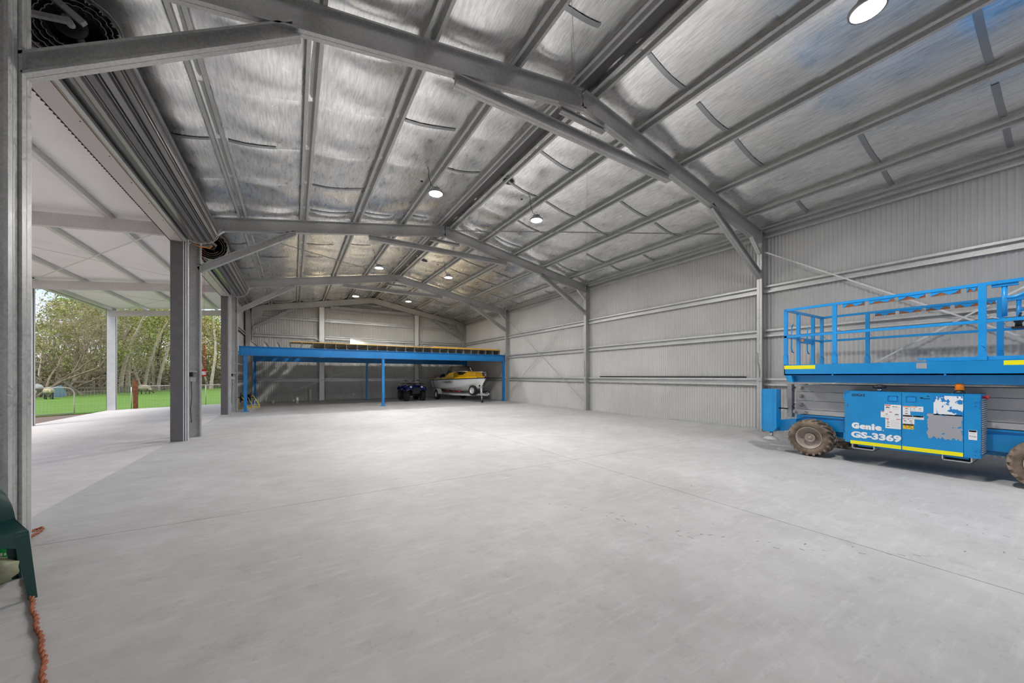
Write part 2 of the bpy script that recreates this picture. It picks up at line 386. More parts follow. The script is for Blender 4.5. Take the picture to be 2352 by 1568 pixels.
wall_sheets(wl, 'x', WL - 0.015, 3.86, 17.0, lambda u: 5.08, z0=4.262, mat='sheet_dark', flip=-1)   # over the doors
wf = struct('wall_front'); wall_sheets(wf, 'y', YN, WL, 3.6, lambda u: ztop(u) + 0.08)
# girts
def girts(parent, plane, pos, spans, zs, sgn):
    for a, b_ in spans:
        for z in zs:
            g = MB()
            if plane == 'x': g.sweep([(x, y) for x, y in HAT], (pos, a, z), (pos, b_, z), up=(sgn, 0, 0))
            else: g.sweep(HAT, (a, pos, z), (b_, pos, z), up=(0, sgn, 0))
            g.build('girt', 'batten', parent)
bays = [(YN, FY[0]), (FY[0] + FW, FY[1]), (FY[1] + FW, FY[2]), (FY[2] + FW, FY[3])]
girts(wr, 'x', WR - 0.10, bays, (1.245, 2.475, 3.585, 4.965), 1)
girts(wl, 'x', WL + 0.10, [bays[3]], (1.245, 2.475, 3.585, 4.965), -1)
ebays = [(XL, 1.23), (1.54, 6.67), (6.96, XR)]
girts(we, 'y', WE - 0.11, ebays, (1.16, 3.58, 4.58), 1); girts(we, 'y', WE - 0.11, ebays, (2.42,), 1)
girts(we, 'y', WE - 0.11, [ebays[1]], (5.2,), 1)
# base angles
MB().box(WR - .05, WR - .012, 4.6, 7.2, 0, .035).build('baseboard_right', 'galv', None)['kind'] = 'structure'
# wall bracing
def rod(parent, p0, p1, w_=.028, name='brace_rod', mat='galv', up=(0, 0, 1)):
    MB().beam(p0, p1, .006, w_, up).build(name, mat, parent)
for a, mt_ in ((bays[2], 'galv'), (bays[0], 'galv_light')):
    rod(wr, (10.12, a[0] + .05, .34), (10.12, a[1] - .05, 4.5), mat=mt_); rod(wr, (10.135, a[1] - .05, .34), (10.135, a[0] + .05, 4.55), mat=mt_)
rod(we, (-1.70, 22.93, 4.57), (9.6, 22.93, -0.02 + .08), .03); rod(we, (-1.2, 22.95, .1), (9.92, 22.95, 4.57), .03)
for x in (1.23, 6.67):                                                         # end wall posts
    p = MB(); zt = min(ztop(x), ztop(x + .29)) - .33
    p.box(x, x + .29, 23.03, 23.05, 0, zt); p.box(x, x + .015, 23.03, 23.14, 0, zt); p.box(x + .275, x + .29, 23.03, 23.14, 0, zt)
    p.build('end_post', 'galv_light', we)

# ------------------------------------------------------------------ portal frames
flab = ['galvanised portal frame with columns beside the scissor lift and the green chair',
        'galvanised portal frame standing between the two rolled-up doors',
        'galvanised portal frame standing over the front edge of the blue mezzanine',
        'galvanised portal frame against the end wall above boat and quad bike']
def frame(i):
    y = FY[i] + FW / 2
    T = thing('portal_frame', flab[i], 'steel frame', (XM, y, 0), 'portal frames of the shed')
    D = 0.33 * math.cos(math.atan(SL))
    cw = 0.25
    for x0, x1, zb in ((XL - 0.30, XL, ztop(XL)), (XR, XR + cw, ztop(XR))):
        b = MB(); b.sweep(isec(x1 - x0), ((x0 + x1) / 2, y, 0), ((x0 + x1) / 2, y, zb - .02), up=(1, 0, 0))
        c = b.build('column', 'galv', T)
        bp = MB(); bp.box(x0 - .01, x1 + .01, y - .09, y + .09, 0, .012); 
        bp.build('base_plate', 'galv', c)
    for s in (-1, 1):
        xe = XR + .1 if s > 0 else XL - .12
        r = MB().sweep(isec(D), (XM, y, ztop(XM) - .165), (xe, y, ztop(xe) - .165), up=(0, 0, 1)).build('rafter', 'galv', T)
    # knee braces (lower edge given)
    kd = .155
    for xa, za, xb, zb in ((XL, 3.78, .07, 5.02), (XR, 3.84, 7.85, 5.08)):
        d = Vector((xb - xa, 0, zb - za)).normalized(); n = Vector((-d.z, 0, d.x)); n = n if n.z > 0 else -n
        a, b_ = Vector((xa, y, za)) + n * kd / 2, Vector((xb, y, zb)) + n * kd / 2
        MB().sweep(isec(kd), a, b_, up=(0, 0, 1)).build('knee_brace', 'galv' if i < 3 else 'galv', T)
        # short haunch strut
        sg = 1 if xa > 4 else -1
        xh = xa - sg * .02
        MB().sweep(isec(.07, .085), (xh - sg * .0, y, 4.5), (xh - sg * .40, y, 4.86 - .0), up=(0, 0, 1)).build('haunch_strut', 'galv_light', T)
    MB().sweep(isec(.15), (1.83, y, 5.335), (6.39, y, 5.335)).build('collar_tie', 'galv', T)
    MB().sweep(isec(.08, .09), (3.63, y, 5.64), (4.59, y, 5.64)).build('apex_tie', 'galv', T)
    ap = MB()
    for s in (-1, 1):
        for px in (.08, .2):
            for dz in (.09, .24):
                X = XM + s * px; ap.lathe([(.011, 0), (.011, .012), (0, .014)], (X, FY[i] + .052, ztop(X) - dz), (0, -1, 0), 6)
    o_ = ap.build('bolts', 'chrome', T); o_['kind'] = 'stuff'
    if i == 3:
        for s, xa in ((-1, XL), (1, XR)):
            sg = 1 if s > 0 else -1
            q = [(xa + sg * .05, 4.30), (xa - sg * .06, 4.30), (xa - sg * .42, 4.62), (xa - sg * .5, ztop(xa - sg * .5) - .3), (xa - sg * .5, ztop(xa - sg * .5) - .08), (xa + sg * .05, ztop(xa) - .05)]
            MB().prism(q, 'y', FY[3] - .012, FY[3] + .0).build('haunch_plate', 'galv', T)
    return T
for i in range(4): frame(i)
# extra mullion beside the first left column
mt = MB(); mt.sweep(isec(.26, .11), (-1.975, 4.355, 0), (-1.975, 4.355, 4.95), up=(1, 0, 0)); o = mt.build('trim_1', 'galv', None); o['kind'] = 'structure'

# ------------------------------------------------------------------ ceiling: purlins, foil, tape
ce = struct('ceiling')
offs = [0.22, 1.34, 2.61, 3.88, 5.15, 6.0]
for s in (-1, 1):
    for d in offs:
        x = XM + s * d
        if s < 0 and d == 6.0: x = XL - .2
        b = MB().sweep(HAT, (x, YN, ztop(x) + .002), (x, WE - .02, ztop(x) + .002), up=(s * SL, 0, 1))
        p = b.build('purlin', 'batten', ce)
MB().box(XM - .13, XM + .13, YN, WE, 6.20, 6.206).build('ridge_strip', 'sheet_dark', ce)
knots = [0.0] + offs + [6.45]
def foil_z(d, y, s):
    base = 6.14 - SL * d + .098
    k = max(i for i in range(len(knots) - 1) if knots[i] <= d + 1e-6); a, b_ = knots[k], knots[k + 1]
    t_ = (d - a) / (b_ - a); sag = math.sin(PI * min(1, max(0, t_))) ** 0.8 * (0.066 if b_ - a > .6 else 0.01)
    fy = min(abs(y - (f + FW / 2)) for f in FY + [-1.9])
    e = math.exp(-(fy / .33) ** 2)                       # insulation drawn up where it crosses the rafters
    sag = sag * (1 + 1.0 * math.exp(-((fy - .42) / .24) ** 2) - .9 * math.exp(-(fy / .17) ** 2))
    w_ = .010 * math.sin(4.7 * y + 3 * s + 2.1 * d) * math.sin(2.3 * d + 1.1 * y) + .006 * math.sin(9.1 * y + 5 * d)
    return base - sag + w_ * math.sin(PI * min(1, max(0, t_)))
RW = 1.35
for s in (-1, 1):
    y = YN; k = 0
    while y < WE - .05:
        y1 = min(y + RW, WE); b = MB(); rows = []
        ny = 18; ds = []
        for q in range(len(knots) - 1):
            n = 7 if knots[q + 1] - knots[q] > .6 else 2
            ds += [knots[q] + (knots[q + 1] - knots[q]) * j / n for j in range(n)]
        ds.append(6.38 if s < 0 else 6.22)
        for j in range(ny + 1):
            yy = y + (y1 + .03 - y) * j / ny; up = .012 * math.exp(-((yy - y) / .05) ** 2) - .010 * math.exp(-((yy - y1) / .07) ** 2)
            rows.append([(XM + s * d, yy, foil_z(d, yy, s) + up) for d in ds])
        b.loft(rows); b.build('foil_sheet', 'foil', ce)
        # joining tape over parts of this seam
        rr = random.Random(int(k * 7 + (s + 1)))
        for q in range(1, len(knots) - 2):
            if rr.random() < (.75 if y < 4 else .5):
                d0, d1 = knots[q] + .12, knots[q + 1] - .12
                if rr.random() < .5: d0 += rr.uniform(0, .5)
                if d1 - d0 < .3: continue
                tb = MB(); rw = []
                for j in range(9):
                    d = d0 + (d1 - d0) * j / 8
                    rw.append([(XM + s * d, y + dx, foil_z(d, y + dx, s) - .018) for dx in (-.035, .0, .035)])
                tb.loft(rw); tb.build('tape_strip', 'tape', ce)
        y = y1; k += 1
# roof straps
rod(ce, (4.3, 4.55, 6.0), (10.0, 10.72, 5.03), .03, 'roof_strap'); rod(ce, (4.3, 10.75, 6.02), (10.0, 4.6, 5.0), .03, 'roof_strap')
rod(ce, (3.9, 4.40, 6.02), (-1.7, -1.5, 5.02), .035, 'roof_strap')
rod(ce, (4.3, 17.2, 6.0), (10.0, 23.0, 5.03), .025, 'roof_strap'); rod(ce, (4.3, 22.9, 6.0), (10.0, 17.25, 5.0), .025, 'roof_strap')
rod(ce, (-1.7, 10.9, 5.0), (3.9, 17.0, 6.0), .025, 'roof_strap')
# outer roof so no daylight passes
MB().add([(WL - .1, YN, 5.30), (XM, YN, 6.42), (XM, WE, 6.42), (WL - .1, WE, 5.30)], [(0, 1, 2, 3)]).build('roof_sheet', 'sheet_dark', ce)
MB().add([(WR + .1, YN, 5.32), (XM, YN, 6.42), (XM, WE, 6.42), (WR + .1, WE, 5.32)], [(0, 1, 2, 3)]).build('roof_sheet', 'sheet_dark', ce)
# ventilator throats in the roof
for k, (x, y, z) in enumerate(((4.46, 7.47, 6.145), (4.55, 14.31, 6.14))):
    z = foil_z(x - XM, y, 1) - .014
    V = thing('roof_vent', ('round black ventilator opening in the foil between the first two pairs of lamps', 'round dark ventilator opening in the foil above the mezzanine side lamps')[k], 'vent', (x, y, z), 'ventilator openings by the ridge')
    MB().lathe([(.12, .03), (.135, -.012), (.15, -.012), (.15, .03)], (x + .0, y, z), (SL, 0, 1), 20, caps=False).build('collar', 'lampbody', V)
    MB().lathe([(.0, .02), (.128, .02), (.128, -.006), (0, -.006)], (x, y, z), (SL, 0, 1), 20).build('throat', 'black', V)

# ------------------------------------------------------------------ roller doors (both rolled up)
def roller_door(num, y0, y1, label):
    D = struct('door_%d' % num)
    jx = -2.02
    for yj, sg in ((y0, -1), (y1, 1)):
        MB().box(WL, jx, *sorted((yj, yj + sg * .16)), 0, 4.34).build('jamb', 'jamb', D)
        g = MB(); a = yj + sg * .01; d_ = sg * .085
        g.box(jx + .002, jx + .018, *sorted((a, a + d_)), 0, 4.36); g.box(jx + .036, jx + .058, *sorted((a, a + d_)), 0, 4.36)
        g.box(jx + .018, jx + .085, *sorted((a + d_ - sg * .012, a + d_)), 0, 4.36); g.box(jx + .07, jx + .085, *sorted((a, a + d_)), 0, 4.36)
        g.build('guide', 'galv_light', D)
    b = MB(); b.box(WL, jx, y0 - .16, y1 + .16, 4.262, 4.272); b.box(jx - .012, jx, y0 - .16, y1 + .16, 4.272, 4.9)
    hd = b.build('head_flashing', 'soffit', D)
    s_ = MB()
    for k in range(int((y1 - y0) / .75)):
        s_.lathe([(.007, 0), (.007, .006), (0, .008)], (jx - .03, y0 + .4 + k * .75, 4.262), (0, 0, -1), 6)
    s_.build('screws', 'black', hd)
    # rolled curtain: spiral of ribbed sheet
    cx, cz, R = -1.735, 4.60, 0.335; ya, yb = y0 + .10, y1 - .02
    pts = []; ribs = 18; turns = 3.3; per = ribs * 12
    N = int(per * turns)
    a0 = -PI * .80                                      # the curtain leaves the roll on the opening's side
    for i in range(N + 1):
        a = a0 + 2 * PI * i / per; tn = i / per
        ph = (i % 12) / 12.0
        prof = -.030 * (0 if ph < .54 else (.55 if ph < .62 or ph > .94 else (1 if ph < .70 or ph > .84 else .35)))
        r = R - tn * .046 + prof
        pts.append((cx + r * math.cos(a), cz + r * math.sin(a)))
    b = MB(); b.loft([[(x, ya, z) for x, z in pts], [(x, yb, z) for x, z in pts]], smooth=False)
    curt = b.build('curtain', 'drum', D)
    for yy in (ya, yb):                                 # bright cut edge on each end of the roll
        hp = pts[::3]; MB().tube([(x, yy, z) for x, z in hp], .0045, 4).build('hem', 'door_edge', curt)
        MB().tube([(cx + (R + .003) * math.cos(2 * PI * k / 48), yy, cz + (R + .003) * math.sin(2 * PI * k / 48)) for k in range(48)], .005, 5, closed=True).build('rim_edge', 'galv_light', curt)
    MB().box(jx + .02, jx + .075, ya, yb, 4.268, 4.315).build('bottom_rail', 'galv', D)
    MB().box(jx + .012, jx + .02, ya, yb, 4.262, 4.30).build('seal_strip', 'ply', D)
    MB().tube([(cx, ya - .12, cz), (cx, yb + .12, cz)], .03, 12).build('axle', 'galv', D)
    for yy in (ya - .03, yb + .02):
        MB().lathe([(.05, 0), (.11, 0), (.11, .012), (.05, .012)], (cx, yy, cz), (0, 1, 0), 24).build('drum_wheel', 'black', D)
    for yy in (ya - .14, yb + .10):
        b = MB(); b.beam((jx + .02, yy, 4.86), (cx + .12, yy, cz - .02), .04, .05); b.beam((jx + .02, yy, 4.50), (cx + .04, yy, cz - .04), .035, .04)
        b.build('bracket', 'galv', D)
    return D
roller_door(1, 4.82, 10.19, '')
roller_door(2, 11.30, 16.345, '')
b = MB(); b.tube([(-1.93, 10.36, 4.34), (-1.8, 10.36, 4.26), (-1.6, 10.36, 4.25), (-1.55, 10.36, 4.32)], .009, 6)
tag(b.build('strap', 'decal_orange', None), 'orange lifting strap hooked under the end of the first door roll', 'strap')
b = MB(); b.tube([(-1.98, 10.33, 4.42), (-1.95, 10.33, 4.35), (-1.9, 10.34, 4.40), (-1.93, 10.34, 4.31), (-1.96, 10.35, 4.26)], .013, 6)
tag(b.build('door_chain', 'galv', None), 'short steel chain looped beside the end of the first door roll', 'chain')
# red cord with tag hanging in the second opening
T = thing('pull_cord', 'thin red pull cord with a red and white tag hanging in the second doorway', 'cord', (-1.834, 11.2, 1.45))
MB().tube([(-1.834, 11.2, 4.5), (-1.832, 11.2, 3.0), (-1.836, 11.2, 1.55)], .0025, 5).build('cord', 'red', T)
ch = MB()
for k in range(16):
    z = 1.62 + k * .034; ch.tube([(-1.834 + .016 * math.cos(a) * (1 if k % 2 else .3), 11.2 + .016 * math.cos(a) * (.3 if k % 2 else 1), z + .022 * math.sin(a)) for a in [q * PI / 4 for q in range(8)]], .0045, 5, closed=True)
ch.build('chain', 'red', T)
MB().box(-1.876, -1.79, 11.185, 11.189, 1.385, 1.56).build('tag', 'red', T)
MB().box(-1.872, -1.798, 11.181, 11.185, 1.42, 1.505).build('tag_label', 'white', T)
MB().box(-1.815, -1.808, 11.1795, 11.181, 1.43, 1.495).build('tag_stripe', 'decal_red', T)

# outlets and conduits on the columns
def outlet(name, label, x, y, z, cable_to=None, grp=None):
    T = thing(name, label, 'power outlet', (x, y, z), grp)
    MB().box(x - .05, x + .05, y - .035, y, z - .06, z + .03).build('base', 'greyplastic', T)
    MB().box(x - .055, x - .0, y - .07, y, z + .05, z + .15).build('cover', 'black', T)
    MB().box(x - .06, x + .07, y - .06, y, z + .15, z + .18).build('hood', 'greyplastic', T)
    pts = [(x - .03, y - .02, z - .06), (x - .02, y - .02, z - .4), (x - .045, y - .02, z - .7), (x - .03, y - .02, z - 1.0)]
    MB().tube(pts, .007, 5).build('cable', 'black', T)
outlet('power_outlet', 'grey outlet with black hood and cable on the column between the doors', -1.955, 10.764, 1.33)
outlet('power_outlet', 'grey outlet with black hood and cable on the column beside the mezzanine front leg', -1.955, 17.11, 1.33)
for k, (yy, lb) in enumerate(((FY[0], 'small grey junction box with conduit on the column beside the scissor lift'), (FY[1], 'small grey junction box with conduit on the column after the long dark bar'), (FY[2], 'small grey junction box with conduit on the column at the mezzanine end'))):
    T = thing('junction_box', lb, 'junction box', (XR, yy, 1.3), 'junction boxes on the columns')
    MB().box(XR - .035, XR, yy - .01, yy + .11, 1.27, 1.36).build('box', 'greyplastic', T)
    MB().tube([(XR - .015, yy + .05, 1.36), (XR - .02, yy + .06, 1.6), (XR - .015, yy + .10, 1.75), (XR - .012, yy + .10, 1.98)], .010, 6).build('conduit', 'greyplastic', T)
# fire sign on the far door column
b = MB(); b.box(-1.80, -1.795, 17.62, 17.74, 1.42, 1.62)
tag(b.build('wall_sign', ['red'], None), 'small red sign behind the front blue leg beside the second doorway', 'sign')
# wall outlet at the end wall, pipe stubs in the slab
b = MB(); b.box(3.02, 3.12, 23.19, 23.21, .24, .38)
tag(b.build('wall_outlet', 'pvc', None), 'white outlet plate low on the end wall near the quad bike', 'outlet')
for k, (x, y, h, r, lb) in enumerate(((-1.25, 23.0, .3, .055, 'grey-white pipe stub against the end wall at the foot of the diagonal brace'), (-.877, 21.57, .16, .05, 'shortest white pipe stub standing alone on the floor under the mezzanine'), (.158, 20.74, .33, .055, 'white pipe stub standing out on the floor under the mezzanine flooring edge'), (.8, 23.0, .62, .05, 'tall pale pipe stub by the end wall beside the wide steel post'), (0.0, 22.5, .14, .06, 'low pale pipe stub between the tall stub and the wall brace'))):
    b = MB(); b.lathe([(r, 0), (r, h), (r - .008, h), (r - .008, h - .05), (0, h - .05)], (x, y, 0), n=14); b.lathe([(r + .006, h - .05), (r + .006, h)], (x, y, 0), n=14, caps=False)
    tag(b.build('pipe_stub', 'pvc', None), lb, 'pipe', 'pipe stubs in the slab')
# long dark bar resting on a girt
b = MB(); b.prism([(10.205, 1.338), (10.25, 1.338), (10.25, 1.343), (10.212, 1.345), (10.212, 1.385), (10.205, 1.385)], 'y', 4.85, 10.15)
tag(b.build('angle_bar', 'rubber', None), 'long dark angle bar lying along the wall girt beyond the scissor lift', 'bar')

# ------------------------------------------------------------------ lean-to awning, apron
def aw(x): return 4.34 + .096 * (x + 6.93)     # top of awning beams
A = thing('awning', 'white-roofed lean-to awning on galvanised posts outside the doors', 'awning', (-4.6, 13, 0))
for yy in (FY[0], FY[1], FY[2], 23.15):
    b = MB(); q = [(-.05, -.13), (.05, -.13), (.05, -.11), (-.043, -.11), (-.043, .11), (.05, .11), (.05, .13), (-.05, .13)]
    b.sweep([(-x, z) for x, z in q], (-7.1, yy + .03, aw(-7.1) - .13), (WL - .02, yy + .03, aw(WL) - .13)); b.build('beam', 'litebeam', A)
    p = MB(); zt = aw(-7) + .1
    y_ = yy
    p.box(-7.16, -6.85, y_ + .0, y_ + .012, -.145, zt); p.box(-7.16, -7.148, y_, y_ + .1, -.145, zt); p.box(-6.862, -6.85, y_, y_ + .1, -.145, zt)
    p.build('post', 'galv_light', A)
for x in (-6.98, -5.85, -4.5, -3.3):
    b = MB(); q = [(-.035, 0), (.035, 0), (.035, .006), (-.029, .006), (-.029, .094), (.035, .094), (.035, .1), (-.035, .1)]
    b.sweep([(-1.25 * p_, z_) for p_, z_ in q], (x, YN, aw(x) + .002), (x, 23.3, aw(x) + .002)); b.build('purlin', 'galv_light', A)
rows = []
nx = 4
for i in range(int((23.4 - YN) / .762) + 1):
    ya = YN + i * .762; wd = min(.762, 23.4 - ya)
    if wd < .1: continue
    b = MB(); n = int(wd / .0762 * 4); r0_, r1_ = [], []
    for j in range(n + 1):
        yy = ya + wd * j / n; o_ = .008 * math.cos(2 * PI * j / 4)
        r0_.append((-7.12, yy, aw(-7.12) + .112 + o_)); r1_.append((WL - .03, yy, aw(WL - .03) + .112 + o_))
    b.loft([r0_, r1_]); b.build('roof_sheet', 'white_roof', A)
g = MB(); g.prism([(-7.14, 4.33), (-7.28, 4.33), (-7.30, 4.46), (-7.29, 4.46), (-7.27, 4.345), (-7.15, 4.345), (-7.15, 4.50), (-7.14, 4.50)], 'y', YN, 23.4); g.build('gutter', 'litebeam', A)
for p0, p1 in (((-6.9, 10.9, 4.28), (-2.4, 17.0, 4.72)), ((-6.9, 17.0, 4.28), (-2.4, 10.9, 4.72)), ((-6.9, 17.3, 4.28), (-2.4, 23.0, 4.72)), ((-6.9, 23.0, 4.28), (-2.4, 17.3, 4.72)), ((-6.9, 10.6, 4.29), (-2.4, 4.5, 4.73))):
    MB().beam(p0, p1, .03, .005).build('strap', 'galv_light', A)
pv = struct('pavement')
xa, xb = -7.15, WL
for ya, yb in ((YN, 4.4), (4.4, 10.8), (10.8, 17.1), (17.1, 23.35)):
    zz = lambda x: -.012 + .03 * (x - WL)
    MB().add([(xa, ya + .004, zz(xa)), (xb, ya + .004, zz(xb)), (xb, yb - .004, zz(xb)), (xa, yb - .004, zz(xa)), (xa, ya + .004, -.4), (xb, ya + .004, -.4), (xb, yb - .004, -.4), (xa, yb - .004, -.4)],
             [(0, 1, 2, 3), (0, 4, 5, 1), (1, 5, 6, 2), (2, 6, 7, 3), (3, 7, 4, 0)]).build('slab', 'apron', pv)
# ground: gravel margin and lawn
gr = MB(); gr.add([(-60, -40, -.27), (60, -40, -.27), (60, 27.6, -.27), (-60, 27.6, -.27), (60, 130, -.5), (-60, 130, -.5)], [(0, 1, 2, 3), (3, 2, 4, 5)]); o = gr.build('ground', 'gravel', None); o['kind'] = 'structure'
def gz(x, y): return -.215 + .0 * y + .025 * math.sin(x * .31) * math.sin(y * .23)
b = MB(); rows = []
fence = [(9, 27.6), (-2.0, 25.35), (-6.5, 24.15), (-8.0, 23.0), (-12.5, 19.1), (-40, 4.0)]
def fence_y(x):
    for (x0, y0), (x1, y1) in zip(fence, fence[1:]):
        if x1 <= x <= x0: return y0 + (y1 - y0) * (x - x0) / (x1 - x0)
    return 4 if x < -40 else 27.6
xs_ = [-48 + i * 1.0 for i in range(57)]
for j in range(41):
    t_ = (j / 40) ** 1.6; rows.append([(x, fence_y(x) + (75 - fence_y(x)) * t_, gz(x, fence_y(x) + (75 - fence_y(x)) * t_) + (.0 if j else -.05)) for x in xs_])
b.loft(rows); o = b.build('lawn', 'lawn', None); o['kind'] = 'structure'

# ------------------------------------------------------------------ fences, gate, paddock
def mesh_panel(b, p0, p1, z0, z1, dx=.10, dz=.10, r=.0022):
    p0, p1 = Vector(p0), Vector(p1); L = (p1 - p0).length; n = int(L / dx)
    for i in range(1, n):
        p = p0 + (p1 - p0) * i / n; b.box(p.x - r, p.x + r, p.y - r, p.y + r, z0, z1)
    for k in range(int((z1 - z0) / dz) + 1):
        z = z0 + k * dz; b.beam((p0.x, p0.y, z), (p1.x, p1.y, z), 2 * r, 2 * r)
F = thing('paddock_fence', 'wire mesh fence with pipe rail and posts along the awning end', 'fence', (-4, 24.8, -.2))
fp = [(3.0, 26.45), (-.2, 25.8), (-2.0, 25.35), (-4.0, 24.82), (-6.35, 24.19)]
for (x0, y0), (x1, y1) in zip(fp, fp[1:]):
    b = MB(); mesh_panel(b, (x0, y0, 0), (x1, y1, 0), -.2, .85); b.build('wire_mesh', 'wire', F)
pts = [(x, y, .90) for x, y in fp]; pts += [(-6.42, 24.17, .89), (-6.45, 24.16, .80)]
MB().tube(pts, .02, 8).build('top_rail', 'fence_pipe', F)
for x, y in fp[:4]: MB().tube([(x, y, -.25), (x, y, .90)], .02, 8).build('post', 'fence_pipe', F)
MB().tube([(-6.62, 24.1, -.25), (-6.62, 24.1, .86)], .022, 8).build('post', 'fence_pipe', F)
MB().box(-6.56, -6.42, 24.08, 24.22, -.25, 1.18).build('timber_post', 'rust', F)
b = MB(); mesh_panel(b, (-6.62, 24.1, 0), (-8.0, 23.05, 0), -.2, .75); b.build('wire_mesh', 'wire', F)
G = thing('paddock_gate', 'pipe-framed wire gate with rounded top corner beside the gravel', 'gate', (-10, 21.2, -.2))
g0, g1 = Vector((-8.05, 22.95, 0)), Vector((-11.6, 19.85, 0)); dv = (g1 - g0).normalized()
pts = [g0 + Vector((0, 0, z)) for z in (-.2, .2, .6)]
for k in range(1, 7):
    a = PI / 2 * k / 6; pts.append(g0 + dv * (.28 * (1 - math.cos(a))) + Vector((0, 0, .62 + .28 * math.sin(a))))
pts += [g1 + Vector((0, 0, .90)), g1 + Vector((0, 0, -.2))]
MB().tube(pts + [g0 + Vector((0, 0, -.2))], .021, 8).build('gate_frame', 'fence_pipe', G)
b = MB(); mesh_panel(b, g0 + dv * .05, g1, -.18, .82); b.build('wire_mesh', 'wire', G)

# yard fence far across the lawn (weathered timber rails), sheets leaning on it
def gp(x, y, z=0): return Vector((x, y, gz(x, y) + z))
Y2 = thing('timber_fence', 'old grey timber rail fence along the far edge of the lawn', 'fence', (-16, 42, -.3))
fl2 = [(-24, 34), (-19.5, 37.5), (-16.6, 41), (-15.0, 46), (-13.2, 53), (-10, 58), (-4, 61)]
for (x0, y0), (x1, y1) in zip(fl2, fl2[1:]):
    n = max(1, int(math.hypot(x1 - x0, y1 - y0) / 2.4))
    for k in range(n):
        x, y = x0 + (x1 - x0) * k / n, y0 + (y1 - y0) * k / n
        MB().box(x - .07, x + .07, y - .07, y + .07, -.4, 1.25).build('post', 'wood_grey', Y2)
    for z in ((.28, .62, 1.15) if y0 < 42 else (.30, .55)):
        MB().beam((x0, y0, z - .25), (x1, y1, z - .25), .05, .15 if y0 < 42 else .06).build('rail', 'wood_grey', Y2)
    if y0 > 40:
        b = MB(); m_ = int(math.hypot(x1 - x0, y1 - y0) / .28)
        for k in range(m_):
            x, y = x0 + (x1 - x0) * k / m_, y0 + (y1 - y0) * k / m_; b.box(x - .03, x + .03, y - .03, y + .03, -.4, .42)
        o = b.build('pickets', 'wood_grey', Y2); o['kind'] = 'stuff'
def at(u, Y):      # ground x for a viewing bearing at depth row Y (bearing given as image column)
    k = (u - 1176) / 822.6; c_, s_ = math.cos(TH), math.sin(TH)
    return Y * (s_ + k * c_) / (c_ - k * s_)
x = at(140, 41); b = MB(); b.box(-.32, .32, -.02, .02, 0, .95); b.xf(Matrix.Translation((x, 41, -.22)) @ Matrix.Rotation(.5, 4, 'Z') @ Matrix.Rotation(.5, 4, 'X') @ Matrix.Rotation(-.35, 4, 'Y'))
tag(b.build('tarp_sheet', 'tarp', None), 'pale blue sheet leaning against the timber fence beyond the sheep', 'sheet')
x = at(138, 40.6); b = MB(); b.beam((x - .2, 40.6, 1.35), (x + 1.05, 41.2, -.2), .07, .12)
tag(b.build('timber_plank', 'wood_grey', None), 'grey plank leaning from the timber fence across the blue sheet', 'plank')
x0, x1 = at(62, 36.5), at(98, 38.2); b = MB(); b.loft([[(x0 + (x1 - x0) * q, 36.6 + 1.6 * q + w_ * .5 * math.cos(a), .62 + .22 * w_ * math.sin(a)) for a in [PI * k / 8 for k in range(9)]] for q, w_ in ((0, .7), (.2, 1), (.7, 1), (1, .25))], smooth=True)
tag(b.build('upturned_dinghy', 'white', None), 'small white upturned dinghy lying along the timber fence', 'dinghy')
# sheep
def sheep(name, label, x, y, rz, graze):
    T = thing(name, label, 'sheep', (x, y, gz(x, y)), 'sheep grazing on the lawn')
    z0 = gz(x, y); R = Matrix.Translation((x, y, z0)) @ Matrix.Rotation(rz, 4, 'Z')
    b = MB(); rings = []
    for k in range(11):
        s_ = k / 10; r = .02 + .25 * math.sin(PI * min(1, max(0, .06 + s_ * .9))) ** .55; xx = -.52 + 1.04 * s_
        rings.append([(xx, r * .92 * math.cos(a), .56 + r * (1.0 if math.sin(a) > 0 else .9) * math.sin(a)) for a in [2 * PI * j / 14 for j in range(14)]])
    b.loft(rings, closed=True, caps=True)
    b.loft([[(.38 + .26 * q, (.15 - .05 * q) * math.cos(a), (.58 - .28 * q) + (.16 - .05 * q) * math.sin(a)) for a in [2 * PI * j / 10 for j in range(10)]] for q in (0, .5, 1.)], closed=True, caps=True)
    b.xf(R).build('fleece', 'wool', T)
    b = MB(); b.loft([[(.62 + .20 * q, (.085 - .035 * q) * math.cos(a), (.30 - .17 * q) + (.095 - .04 * q) * math.sin(a)) for a in [2 * PI * j / 10 for j in range(10)]] for q in (0, .4, .8, 1.)], closed=True, caps=True)
    for s_ in (-1, 1): b.ball((.62, s_ * .13, .34), .07, 8, 5, sc=(.5, 1, .45))
    b.xf(R).build('head', 'sheepface', T)
    for lx in (-.34, .30):
        for ly in (-.13, .13):
            off = .03 if ly > 0 else -.03
            b = MB(); b.tube([(lx, ly, .42), (lx + (-.03 if lx < 0 else .01) + off, ly, .22), (lx + off, ly, .0)], .04, 8, rs=[.06, .035, .035]); b.xf(R).build('leg', 'sheepface', T)
    b = MB(); b.tube([(-.52, 0, .62), (-.58, 0, .5), (-.57, 0, .42)], .04, 6, rs=[.05, .045, .02]); b.xf(R).build('tail', 'wool', T)
sheep('sheep', 'cream sheep seen from behind, grazing in front of the timber fence and blue sheet', -14.3, 37.4, math.radians(118), 1)
sheep('sheep', 'cream sheep side-on, grazing behind the mesh fence near the white tub', -11.3, 44.0, math.radians(-28), 1)
b = MB(); b.lathe([(.0, .0), (.33, .0), (.42, .22), (.44, .24), (.40, .25), (.33, .08), (0, .06)], (-9.5, 45.8, gz(-9.5, 45.8)), n=20)
tag(b.build('stock_tub', 'white', None), 'white feed tub on the lawn beside the side-on sheep', 'tub')

